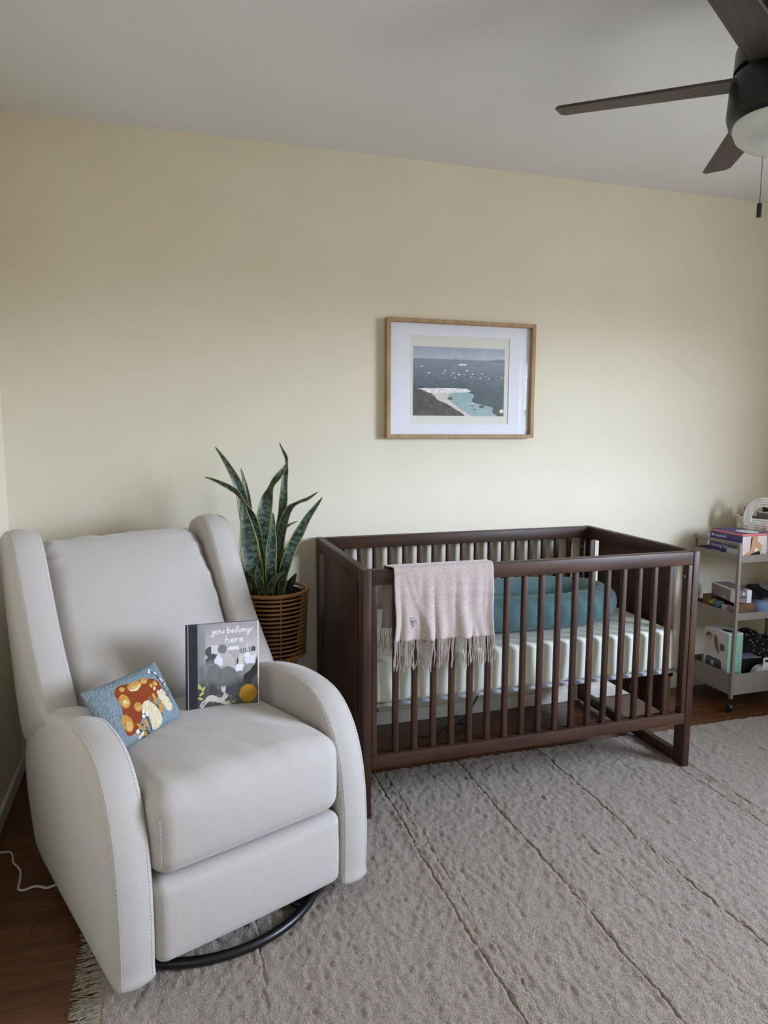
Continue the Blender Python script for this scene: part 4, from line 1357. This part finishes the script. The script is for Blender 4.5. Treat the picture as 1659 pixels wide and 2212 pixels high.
# ------------------------------------------------------------------ rolling cart
KX0, KX1, KY0, KY1 = 1.913, 2.418, -0.354, -0.052
cart = thing('rolling_cart', 'warm grey metal three tier rolling cart beside the crib', 'cart', (KX0, KY0, 0))
kw, kd = KX1 - KX0, KY1 - KY0
PT = 0.016
for xx in (0, kw - PT):
    for yy in (0, kd - PT):
        box('post', xx, xx + PT, yy, yy + PT, 0.066, 0.812, m_cart, cart, 0.002)
        cs = bmesh.new()
        V, Fc = lathe_data([(0.006, 0.0), (0.006, 0.026)], 12, (xx + PT / 2, yy + PT / 2, 0.042))
        stem = dobj('caster', V, Fc, m_black, cart)
        V, Fc = lathe_data([(0.004, -0.011), (0.019, -0.010), (0.0225, -0.006), (0.0225, 0.006), (0.019, 0.010), (0.004, 0.011)], 24)
        V = [(xx + PT / 2 + 0.012 + v[0] * 0.35 + v[2] * 0.93 - 0.016, yy + PT / 2 + v[0] * 0.93 - v[2] * 0.35, 0.0226 + v[1]) for v in V]
        dobj('wheel', V, Fc, m_blackp, stem)
    box('handle_bar', xx + 0.001, xx + PT - 0.001, PT, kd - PT, 0.796, 0.811, m_cart, cart, 0.002)
for nm, zb, zt in (('tray', 0.720, 0.754), ('tray', 0.446, 0.480), ('tray', 0.085, 0.186)):
    b = bmesh.new()
    bx(b, 0.002, kw - 0.002, 0.002, kd - 0.002, zb, zb + 0.003, 0)
    for q in ((0.0005, 0.003, PT, kd - PT), (kw - 0.003, kw - 0.0005, PT, kd - PT), (PT, kw - PT, 0.0005, 0.003), (PT, kw - PT, kd - 0.003, kd - 0.0005)):
        bx(b, q[0], q[1], q[2], q[3], zb, zt, 0)
    bobj(nm, b, m_cart, cart, False)
Z1, Z2, Z3 = 0.7235, 0.4495, 0.0885

# --- top tray
bxo = thing('nursing_pad_box', 'violet and coral card box on the top tray of the cart', 'box', (1.942, -0.336, Z1))
bw, bd, bh = 0.142, 0.205, 0.128
body = box('carton', 0, bw, 0, bd, 0, bh, m_purple, bxo, 0.0008, 1)
box('stripe', -0.0006, bw * 0.999, -0.0004, bd * 1.0, bh - 0.010, bh - 0.0012, m_coral, body, 0)
P = Paint(bw, bh - 0.012, 150, 124, (214, 204, 190))
w, h = bw, bh - 0.012
P.poly(catmull([(0, 0), (0.02 * w, 0.6 * h), (.14 * w, h), (.36 * w, h), (.40 * w, .6 * h), (.30 * w, .2 * h), (.28 * w, 0)], 5, True), (208, 192, 184))
P.poly(catmull([(.32 * w, 0), (.34 * w, .4 * h), (.40 * w, .7 * h), (.36 * w, h), (.62 * w, h), (.62 * w, .8 * h), (.82 * w, .6 * h), (.80 * w, .3 * h), (.74 * w, 0)], 5, True), (196, 148, 110))
P.poly([(.34 * w, .92 * h), (.42 * w, h), (.36 * w, .5 * h), (.32 * w, .3 * h)], (36, 30, 34))
P.poly(catmull([(.34 * w, .04 * h), (.32 * w, .30 * h), (.42 * w, .42 * h), (.60 * w, .38 * h), (.74 * w, .34 * h), (.74 * w, .06 * h)], 5, True), (24, 22, 26))
P.stroke([(.18 * w, .22 * h), (.36 * w, .36 * h), (.58 * w, .44 * h)], .14 * w, (194, 142, 104))
P.ell(.58 * w, .44 * h, .07 * w, .07 * h, (228, 226, 228))
P.poly([(.70 * w, 0), (.80 * w, .5 * h), (.92 * w, .9 * h), (w, h), (w, 0)], (206, 188, 180))
P.poly([(.78 * w, .05 * h), (.84 * w, .3 * h), (.92 * w, .2 * h), (.90 * w, .02 * h)], (58, 40, 38))
P.obj('front_print', m_print, body, M4=frame4((0, -0.0007, 0), (1, 0, 0), (0, 0, 1)))
b = bmesh.new()
P2_ = Paint(0.09, 0.05, 24, 16, (206, 206, 212))
m_ = frame4((-0.0007, 0.095, 0.002), (0, -1, 0), (0, 0, 1))
P2_.noise(0.02, 0.12, 3, 0.08)
P2_.C[(P2_.X < 0.02) & (((P2_.X - 0.02) / 0.02) ** 2 + ((P2_.Y - 0.025) / 0.027) ** 2 > 1)] = lin((62, 54, 118))
P2_.obj('side_print', m_print, body, M4=m_)
lm = frame4((-0.0006, bd - 0.010, bh - 0.034), (0, -1, 0), (0, 0, 1))
text('brand_lettering', 'Lansinoh', 0.022, m_ink, body, lm @ Matrix.Translation((0.016, 0, 0)))
V, Fc = lathe_data([(0.0001, 0), (0.006, 0.0), (0.006, 0.0003)], 16)
dobj('brand_dot', [lm @ (Vector(v) + Vector((0.007, 0.007, 0))) for v in V], Fc, m_ink, body)
text('product_lettering', 'Nursing Pads', 0.021, m_ink, body, lm @ Matrix.Translation((0.002, -0.048, 0)))
for k_, L_ in enumerate((0.062, 0.074)):
    box('text_line', -0.0009, -0.0004, bd - 0.014 - L_, bd - 0.014, bh - 0.103 - 0.009 * k_, bh - 0.1005 - 0.009 * k_, m_ink, body, 0)
text('product_lettering', 'Stay Dry', 0.021, m_ink, body, lm @ Matrix.Translation((0.002, -0.026, 0)))
V, Fc = lathe_data([(0.0001, 0), (0.05, 0.0), (0.05, 0.0004)], 28)
dobj('top_print', [(0.085 + v[0] * 0.9, 0.062 + v[1] * 1.1, bh + v[2]) for v in V], Fc, m_white, body)

rb = thing('rope_basket', 'white coiled cotton rope basket with a looped handle on the cart', 'basket', (2.235, -0.180, Z1), (0, 0, math.radians(-38)))
def rrect(a, b_, n=56, e=0.45):
    return [(a * math.copysign(abs(math.cos(t)) ** e, math.cos(t)), b_ * math.copysign(abs(math.sin(t)) ** e, math.sin(t))) for t in np.linspace(0, 2 * math.pi, n + 1)[:-1]]
RA, RB_ = 0.120, 0.080
z, k = 0.006, 0
while z < 0.178:
    s_ = 1 + 0.05 * z / 0.17
    dip = 0.012 if z > 0.1 else 0
    P_ = [(x_ * s_, y_ * s_, z + (0.010 * (x_ / RA) ** 2 - 0.005 if z > 0.10 else 0)) for x_, y_ in rrect(RA, RB_)]
    tube('rope_coil', P_, 0.0062, m_rope, rb, 7, True)
    z += 0.0112
box('basket_floor', -RA * 0.92, RA * 0.92, -RB_ * 0.92, RB_ * 0.92, 0.001, 0.006, m_rope, rb, 0.002)
hnd = None
for k in range(4):
    rr_ = 0.052 + 0.0095 * k
    P_ = [(-0.030 + rr_ * math.cos(t), -RB_ * 1.05 - 0.002, 0.165 + 0.012 + (rr_ * 1.25) * math.sin(t)) for t in np.linspace(-0.35, math.pi + 0.35, 24)]
    tube('handle_rope', P_, 0.0056, m_rope, rb, 7)
# small ribbon bow hanging from the handle
rib = thing('ribbon_bow', 'pink ribbon bow tied to the rope basket handle', 'ribbon', (2.175, -0.262, Z1 + 0.135))
for a, b_ in (((-0.020, -0.002, 0.016), (-0.026, -0.004, -0.004)), ((0.020, -0.004, 0.014), (0.024, -0.006, -0.006))):
    P_ = catmull([(0, 0, 0), a, b_, (0, -0.002, -0.002)], 6)
    V, Fc = tube_data(P_, 0.0045, 6)
    dobj('loop', V, Fc, m_pink, rib)
for dx, L in ((-0.008, 0.045), (0.009, 0.052)):
    tube('tail', catmull([(0, -0.003, 0), (dx, -0.006, -L * 0.5), (dx * 1.4, -0.003, -L)], 5), [0.0045] * 10 + [0.003], m_pink, rib, 6)
V, Fc = rbox_data(0.014, 0.012, 0.012, 0.005, 3, 3)
dobj('knot', V, Fc, m_pink, rib)
def loosebox(name, label, cat, c, s, rot, m, lid=None, band=None):
    t = thing(name, label, cat, c, rot)
    o = box('carton', -s[0] / 2, s[0] / 2, -s[1] / 2, s[1] / 2, 0, s[2], m, t, 0.0012, 1)
    if lid:
        box('lid_panel', -s[0] / 2 + 0.004, s[0] / 2 - 0.004, -s[1] / 2 + 0.004, s[1] / 2 - 0.004, s[2], s[2] + 0.0012, lid, t, 0)
    return t
loosebox('kraft_carton', 'upright brown kraft carton standing in the rope basket', 'box', (2.182, -0.116, Z1 + 0.007), (0.030, 0.06, 0.215), (0, 0, math.radians(-38)), m_card, m_pages)
m_grey = mat('grey_card', (128, 122, 122), 0.7)
loosebox('grey_carton', 'grey card carton standing in the rope basket', 'box', (2.225, -0.185, Z1 + 0.007), (0.075, 0.05, 0.195), (0, 0, math.radians(-38)), m_grey, m_white)
# dark bottle in the basket
bt = thing('dark_bottle', 'dark teal bottle with black cap in the rope basket', 'bottle', (2.268, -0.145, Z1 + 0.007))
m_bt = mat('teal_plastic', (26, 62, 70), 0.35)
lathe('bottle_body', [(0.001, 0), (0.024, 0), (0.026, 0.004), (0.026, 0.16), (0.022, 0.178), (0.014, 0.186)], m_bt, bt, 24)
lathe('cap', [(0.018, 0.186), (0.020, 0.188), (0.020, 0.228), (0.018, 0.231), (0.001, 0.231)], m_black, bt, 24)
V, Fc = rbox_data(0.10, 0.07, 0.09, 0.03, 6, 4)
cl = thing('folded_cloth', 'folded pale grey cloth bulging over the rope basket edge', 'cloth', (2.302, -0.235, Z1 + 0.1))
m_clo = mat('pale_grey_cloth', (206, 202, 204), 0.9, (190, 186, 190), 20, bump=0.3, bscale=40)
V[:, 2] += 0.045 + 0.006 * (vnoise(V[:, 0], V[:, 1], 0.03, 3, 2) - 0.5)
dobj('cloth_fold', V, Fc, m_clo, cl, angle=0)
V2 = V * np.array([0.85, 0.8, 0.55]) + np.array([0.008, 0.006, 0.062])
dobj('cloth_fold', V2, Fc, m_clo, cl, angle=0)

# --- middle tray
m_kraftw = mat('wood_print_card', (122, 84, 48), 0.6, (88, 58, 32), 6, (1, 1, 14))
kb = thing('kraft_toy_tray', 'open wood patterned card tray of soft toys on the middle tier', 'tray', (1.940, -0.334, Z2))
tw, td, th_ = 0.102, 0.226, 0.070
for nm, q in (('side', (0, 0.003, 0, td, 0, 0.018)), ('side', (tw - 0.003, tw, 0, td, 0, th_)), ('end', (0, tw, 0, 0.003, 0, th_)), ('end', (0, tw, td - 0.055, td, 0, th_)), ('base', (0, tw, 0, td, 0, 0.003))):
    box(nm, *q, m_kraftw, kb, 0.0008, 1)
mv = thing('mauve_carton', 'mauve grey carton with white ends resting on the card tray', 'box', (1.9975, -0.228, Z2 + th_ + 0.001), (0, 0, math.radians(-13)))
ml_, mw_, mh_ = 0.20, 0.085, 0.060
body = box('carton', -mw_ / 2, mw_ / 2, -ml_ / 2, ml_ / 2, 0, mh_, m_mauve, mv, 0.001, 1)
for q in ((-mw_ / 2 - 0.0005, mw_ / 2 + 0.0005, ml_ / 2 - 0.006, ml_ / 2 + 0.0004, -0.0, mh_ + 0.0005),):
    box('white_edge', *q, m_white, body, 0)
box('white_edge', -mw_ / 2 - 0.0006, -mw_ / 2 + 0.004, -ml_ / 2, ml_ / 2, mh_ - 0.004, mh_ + 0.0006, m_white, body, 0)
for q in ((-mw_ / 2, -mw_ / 2 + 0.026), (mw_ / 2 - 0.022, mw_ / 2)):
    box('white_band', q[0] - 0.0003, q[1] + 0.0003, -ml_ / 2 - 0.0006, -ml_ / 2 + 0.03, 0.0005, mh_ + 0.0006, m_white, body, 0)
box('slot', -0.020, 0.020, -ml_ / 2 - 0.0009, -ml_ / 2, 0.026, 0.029, m_black, body, 0)
for yy_, xx_, rr_ in ((-ml_ / 2 - 0.0010, 0.004, 0.006),):
    V, Fc = lathe_data([(0.0001, 0), (rr_, 0), (rr_, 0.0004)], 16)
    dobj('badge', [(xx_ + v[0], yy_ + v[2], 0.044 + v[1]) for v in V], Fc, m_white, body)
V, Fc = lathe_data([(0.0001, 0), (0.006, 0), (0.006, 0.0004)], 16)
dobj('badge', [(-mw_ / 2 - 0.0008 + v[2], -0.015 + v[0], 0.014 + v[1]) for v in V], Fc, m_white, body)
toys = [('soft_toy', 'yellow soft toy peeking from the card tray', (186, 172, 82), (1.956, -0.168, 0.040), 0.017), ('soft_toy', 'blue soft toy in the middle of the card tray', (96, 134, 158), (1.960, -0.205, 0.034), 0.022),
        ('soft_toy', 'white soft toy lying in the card tray', (204, 196, 186), (1.958, -0.252, 0.028), 0.019), ('soft_toy', 'mauve pink soft toy at the front of the card tray', (160, 124, 148), (1.960, -0.292, 0.028), 0.021)]
for nm, lb, c_, p_, r_ in toys:
    t = thing(nm, lb, 'soft toy', (p_[0], p_[1], Z2 + p_[2] - r_ * 0.8), group='soft toys in the card tray')
    mm_ = mat('plush', c_, 0.95, tuple(int(v * 0.85) for v in c_), 60, bump=0.5, bscale=300)
    V, Fc = rbox_data(2 * r_, 2.1 * r_, 1.7 * r_, r_ * 0.8, 3, 5)
    V[:, 2] += r_ * 0.85
    dobj('body', V, Fc, mm_, t, angle=0)
    for dx, dy, dz, k_ in ((-0.5, 0.75, 1.5, 0.45), (-0.5, -0.75, 1.5, 0.45), (-0.9, 0.3, 0.7, 0.5), (-0.9, -0.5, 0.6, 0.45)):
        V2, F2 = rbox_data(2 * r_ * k_, 2 * r_ * k_, 2 * r_ * k_, r_ * k_ * 0.95, 2, 4)
        dobj('ear' if dz > 1 else 'paw', V2 + np.array([dx, dy, dz]) * r_, F2, mm_, t, angle=0)
nb = thing('navy_package', 'navy blue plastic package with a grey round window on the middle tier', 'package', (2.292, -0.178, Z2), (0, 0, math.radians(-12)))
V, Fc = rbox_data(0.20, 0.16, 0.085, 0.03, (12, 10, 4), 4)
V[:, 2] += 0.044 + 0.02 * np.clip(V[:, 1] / 0.08, -1, 1) * (V[:, 2] > 0)
bgb = dobj('bag', V, Fc, m_navy, nb, angle=0)
m_lg = mat('light_grey_print', (150, 150, 152), 0.4)
V, Fc = lathe_data([(0.0001, 0), (0.062, 0), (0.062, 0.001)], 30)
dobj('window', [(0.02 + v[0] * 1.05, 0.012 + v[1] * 0.85, 0.0895 + v[2] + 0.02 * (0.012 + v[1] * .85) / .08) for v in V], Fc, m_lg, bgb)
m_sky = mat('light_blue_leaflet', (150, 168, 206), 0.45)
lf = thing('leaflet', 'pale blue folded leaflet lying beside the navy package', 'leaflet', (2.150, -0.285, Z2 + 0.0005), (0, 0, math.radians(-32)))
for a in (0.10, 0.22):
    V = []
    for i in range(7):
        for sx in (-0.045, 0.045):
            V.append((sx, -0.055 + 0.11 * i / 6, 0.002 + (0.055 * (i / 6)) * a * 4 * (i / 6)))
    Fc = [(2 * i, 2 * i + 1, 2 * i + 3, 2 * i + 2) for i in range(6)]
    o = dobj('sheet', V, Fc, m_sky if a > 0.15 else m_white, lf)
    md = o.modifiers.new('thickness', 'SOLIDIFY')
    md.thickness = 0.0012

# --- bottom tray
mo = thing('monitor_box', 'tall white and mint green product box in the bottom tier', 'box', (1.944, -0.288, Z3))
mw2, md2, mh2 = 0.086, 0.152, 0.272
body = box('carton', 0, mw2, 0, md2, 0, mh2, m_white, mo, 0.001, 1)
P = Paint(md2, mh2, 150, 266, (206, 200, 206))
w, h = md2, mh2
P.grad(0, h * 0.5, (172, 158, 182), (212, 206, 212))
P.poly(catmull([(.05 * w, .95 * h), (.5 * w, .97 * h), (.62 * w, .80 * h), (.70 * w, .62 * h), (.45 * w, .60 * h), (.08 * w, .70 * h)], 5, True), (206, 186, 168))
P.poly(catmull([(.42 * w, .90 * h), (.55 * w, .86 * h), (.60 * w, .70 * h), (.66 * w, .58 * h), (.50 * w, .66 * h), (.40 * w, .78 * h)], 5, True), (118, 78, 62))
P.ell(.18 * w, .86 * h, .14 * w, .06 * h, (110, 84, 70))
P.ell(.22 * w, .82 * h, .10 * w, .045 * h, (186, 156, 138))
def rr_poly(cx, cy, a, b_):
    return [(cx + a * math.copysign(abs(math.cos(t)) ** 0.35, math.cos(t)), cy + b_ * math.copysign(abs(math.sin(t)) ** 0.35, math.sin(t))) for t in np.linspace(0, 2 * math.pi, 41)[:-1]]
P.poly(rr_poly(.76 * w, .72 * h, .10 * w, .062 * h), (52, 52, 54))
P.poly(rr_poly(.76 * w, .72 * h, .085 * w, .052 * h), (72, 74, 76))
P.ell(.93 * w, .66 * h, .06 * w, .10 * h, (198, 188, 176))
P.poly(rr_poly(.42 * w, .36 * h, .34 * w, .125 * h), (34, 34, 42))
P.poly(rr_poly(.42 * w, .36 * h, .31 * w, .108 * h), (82, 80, 90))
P.ell(.38 * w, .38 * h, .06 * w, .05 * h, (196, 194, 198))
P.stroke([(.2 * w, .42 * h), (.3 * w, .33 * h), (.34 * w, .28 * h)], .03 * w, (130, 126, 136))
for k in range(3):
    P.stroke([(.54 * w + k * .06 * w, .28 * h), (.54 * w + k * .06 * w, .44 * h)], .02 * w, (54, 52, 60), smooth=False)
P.obj('picture_side', m_print, body, M4=frame4((-0.0007, md2, 0), (0, -1, 0), (0, 0, 1)))
P = Paint(mw2, mh2, 88, 264, (142, 190, 166))
w, h = mw2, mh2
P.grad(0, .34 * h, (104, 164, 136), (142, 190, 166))
P.put(P.Y > .975 * h, (206, 212, 208))
for k, (a, c_) in enumerate(((.74, .18), (.46, .12))):
    pass
P.poly([(.60 * w, .385 * h), (.66 * w, .385 * h), (.66 * w, .405 * h), (.60 * w, .405 * h)], (50, 70, 60))
P.poly([(.76 * w, .385 * h), (.84 * w, .385 * h), (.84 * w, .405 * h), (.76 * w, .405 * h)], (50, 70, 60))
P.stroke([(.62 * w, .345 * h), (.90 * w, .345 * h)], .012 * w, (110, 150, 132), smooth=False)
P.stroke([(.60 * w, .275 * h), (.86 * w, .275 * h)], .05 * w, (44, 66, 56), smooth=False)
P.stroke([(.60 * w, .24 * h), (.70 * w, .24 * h)], .03 * w, (74, 110, 92), smooth=False)
for x_, y_ in ((.16, .22), (.30, .22), (.16, .12), (.30, .12), (.66, .14), (.80, .14)):
    P.ell(x_ * w, y_ * h, .05 * w, .02 * h, (84, 142, 114))
P.obj('mint_side', m_print, body, M4=frame4((0, -0.0007, 0), (1, 0, 0), (0, 0, 1)))
V, Fc = lathe_data([(0.0001, 0), (0.028, 0), (0.028, 0.0006)], 24)
dobj('top_mark', [(0.042 + v[0] * 0.7, 0.05 + v[1] * 1.2, mh2 + v[2]) for v in V], Fc, m_black, body)
# black dotted fabric pouch
m_dot = bpy.data.materials.new('black_fabric_white_dots')
N = Nodes(m_dot)
tc = N.n('ShaderNodeTexCoord')
vo = N.n('ShaderNodeTexVoronoi', Scale=58.0)
N.l(tc.outputs['Object'], vo.inputs['Vector'])
rp = N.n('ShaderNodeValToRGB')
rp.color_ramp.interpolation = 'CONSTANT'
rp.color_ramp.elements[0].color = rgba((200, 196, 198))
rp.color_ramp.elements[1].position = 0.20
rp.color_ramp.elements[1].color = rgba((16, 15, 18))
N.l(vo.outputs['Distance'], rp.inputs['Fac'])
N.l(rp.outputs['Color'], N.b.inputs['Base Color'])
N.b.inputs['Roughness'].default_value = 0.9
dt = thing('dotted_pouch', 'black fabric pouch with small white dots in the bottom tier', 'pouch', (2.235, -0.135, Z3))
V, Fc = rbox_data(0.24, 0.12, 0.21, 0.05, (16, 8, 14), 4)
V[:, 2] += 0.105
V[:, 2] += np.where(V[:, 2] > 0.12, 0.028 * np.sin(V[:, 0] * 38 + 2.2) + 0.012 * (vnoise(V[:, 0], V[:, 1], 0.04, 3) - 0.5), 0)
V[:, 1] += 0.012 * (vnoise(V[:, 0], V[:, 2], 0.05, 6, 2) - 0.5)
dobj('fabric_body', V, Fc, m_dot, dt, angle=0)
bb_ = thing('black_carton', 'low black carton with a lavender lid in the bottom tier', 'box', (2.110, -0.228, Z3), (0, 0, math.radians(-6)))
box('carton', -0.055, 0.055, -0.03, 0.03, 0, 0.128, m_blackp, bb_, 0.001, 1)
m_lav = mat('lavender_card', (122, 118, 146), 0.6)
box('lid', -0.056, 0.056, -0.031, 0.031, 0.1285, 0.1345, m_lav, bb_, 0.001, 1)
ro_ = thing('tape_roll', 'white packaged roll with a hanging tag in the bottom tier', 'roll', (2.135, -0.303, Z3))
V, Fc = lathe_data([(0.022, -0.018), (0.050, -0.018), (0.053, -0.015), (0.053, 0.015), (0.050, 0.018), (0.022, 0.018)], 36)
dobj('roll', [(v[0], v[2], 0.0535 + v[1]) for v in V], Fc, m_clo, ro_)
V, Fc = lathe_data([(0.0545, -0.019), (0.0552, -0.019), (0.0552, 0.019), (0.0545, 0.019)], 36)
V = [(v[0], v[2] - 0.0, 0.0535 + v[1]) for v in V]
sl = bmesh.new()
box('wrapper', -0.012, 0.052, -0.0200, -0.0185, 0.045, 0.1125, m_white, ro_, 0.0004, 1)
b = bmesh.new()
for q in ((-0.008, 0.004, 0.1125, 0.150), (0.026, 0.038, 0.1125, 0.150), (0.004, 0.026, 0.1125, 0.1255), (0.004, 0.026, 0.137, 0.150)):
    bx(b, q[0], q[1], -0.0198, -0.0186, q[2], q[3], 0)
bobj('hang_tag', b, m_white, ro_, False)

# ------------------------------------------------------------------ ceiling fan
FXc, FYc, FZ = 0.907, -1.437, 2.207
fan = thing('ceiling_fan', 'black ceiling fan with five weathered wood blades and an opal light', 'ceiling fan', (FXc, FYc, FZ), (-0.015, 0.081, 0))
lathe('housing', [(0.001, 0.235), (0.075, 0.235), (0.085, 0.22), (0.09, 0.12), (0.118, 0.09), (0.124, 0.07), (0.124, 0.018), (0.112, 0.014), (0.112, 0.006), (0.126, 0.002), (0.129, -0.02), (0.130, -0.085), (0.124, -0.105), (0.114, -0.112), (0.001, -0.112)], m_black, fan, 48)
lathe('light_globe', [(0.112, -0.108), (0.1125, -0.120), (0.104, -0.140), (0.085, -0.157), (0.05, -0.168), (0.001, -0.171)], m_globe, fan, 48)
A0, PIT, R0, R1, W0, W1 = 1.115, -0.22, 0.085, 0.572, 0.125, 0.087
bl0 = None
for k in range(5):
    if bl0 is None:
        bm = bmesh.new()
        pts = []
        for s, c_ in ((R0, 0), (R1 - 0.012, 0), (R1, 0.012)):
            wv = W0 + (W1 - W0) * s / R1
            pts.append((s, wv / 2 - c_))
        up_ = [(s, y_) for s, y_ in pts]
        dn_ = [(s, -y_) for s, y_ in pts[::-1]]
        outl = up_ + dn_
        t_, b_ = [], []
        for s, y_ in outl:
            t_.append(bm.verts.new((s, y_ * math.cos(PIT), y_ * math.sin(PIT) + 0.004)))
            b_.append(bm.verts.new((s, y_ * math.cos(PIT), y_ * math.sin(PIT) - 0.004)))
        bm.faces.new(t_)
        bm.faces.new(b_[::-1])
        for i in range(len(outl)):
            j = (i + 1) % len(outl)
            bm.faces.new((t_[i], b_[i], b_[j], t_[j]))
        bmesh.ops.bevel(bm, geom=list(bm.edges), offset=0.0012, segments=1, affect='EDGES')
        bl0 = bobj('blade', bm, m_fanwood, fan)
        bl0.rotation_euler = (0, 0, A0)
    else:
        share('blade', bl0, fan, (0, 0, 0), (0, 0, A0 + k * 2 * math.pi / 5))
# pull chain: small beads on a cord, with a pendant
pc_ = thing('pull_chain', 'beaded pull chain with a black pendant hanging from the ceiling fan', 'pull chain', (0.951, -1.33, 1.905))
parts = []
z = 0.036
while z < 0.212:
    V, Fc = lathe_data([(0.0004, -0.0016), (0.0015, 0), (0.0004, 0.0016)], 8, (0, 0, z))
    parts.append((V, Fc))
    z += 0.0042
parts.append(tube_data([(0, 0, 0.034), (0, 0, 0.214)], 0.0005, 5))
V, Fc = join(parts)
dobj('bead_chain', V, Fc, m_black, pc_)
lathe('connector', [(0.0005, 0.158), (0.0026, 0.160), (0.0026, 0.168), (0.0005, 0.170)], m_black, pc_, 10)
lathe('pendant', [(0.0005, 0.0), (0.0062, 0.001), (0.0066, 0.003), (0.0066, 0.035), (0.0055, 0.037), (0.0005, 0.037)], m_black, pc_, 16)

# ------------------------------------------------------------------ cords
cd = [(-1.150, -0.565, 0.004), (-1.138, -0.589, 0.004), (-1.111, -0.595, 0.004), (-1.097, -0.620, 0.004), (-1.088, -0.660, 0.004), (-1.062, -0.705, 0.004), (-1.053, -0.755, 0.004), (-1.050, -0.800, 0.004), (-1.035, -0.812, 0.004), (-1.006, -0.803, 0.004), (-0.985, -0.812, 0.004), (-0.968, -0.820, 0.004), (-0.92, -0.80, 0.004), (-0.868, -0.775, 0.004)]
tag(tube('power_cord', catmull(cd, 8), 0.0034, m_cord, None, 8), 'white power cord lying on the wood floor beside the armchair', 'cord')
cb_ = [(0.78, -0.016, 0.30), (0.782, -0.022, 0.20), (0.77, -0.03, 0.12), (0.72, -0.05, 0.05), (0.66, -0.08, 0.006), (0.58, -0.12, 0.006), (0.55, -0.17, 0.006), (0.60, -0.19, 0.006), (0.66, -0.16, 0.006), (0.62, -0.12, 0.012), (0.55, -0.14, 0.010), (0.48, -0.20, 0.006), (0.40, -0.18, 0.006)]
tag(tube('black_cable', catmull(cb_, 8), 0.0035, m_blackp, None, 8), 'black cable trailing down the wall under the crib', 'cable')
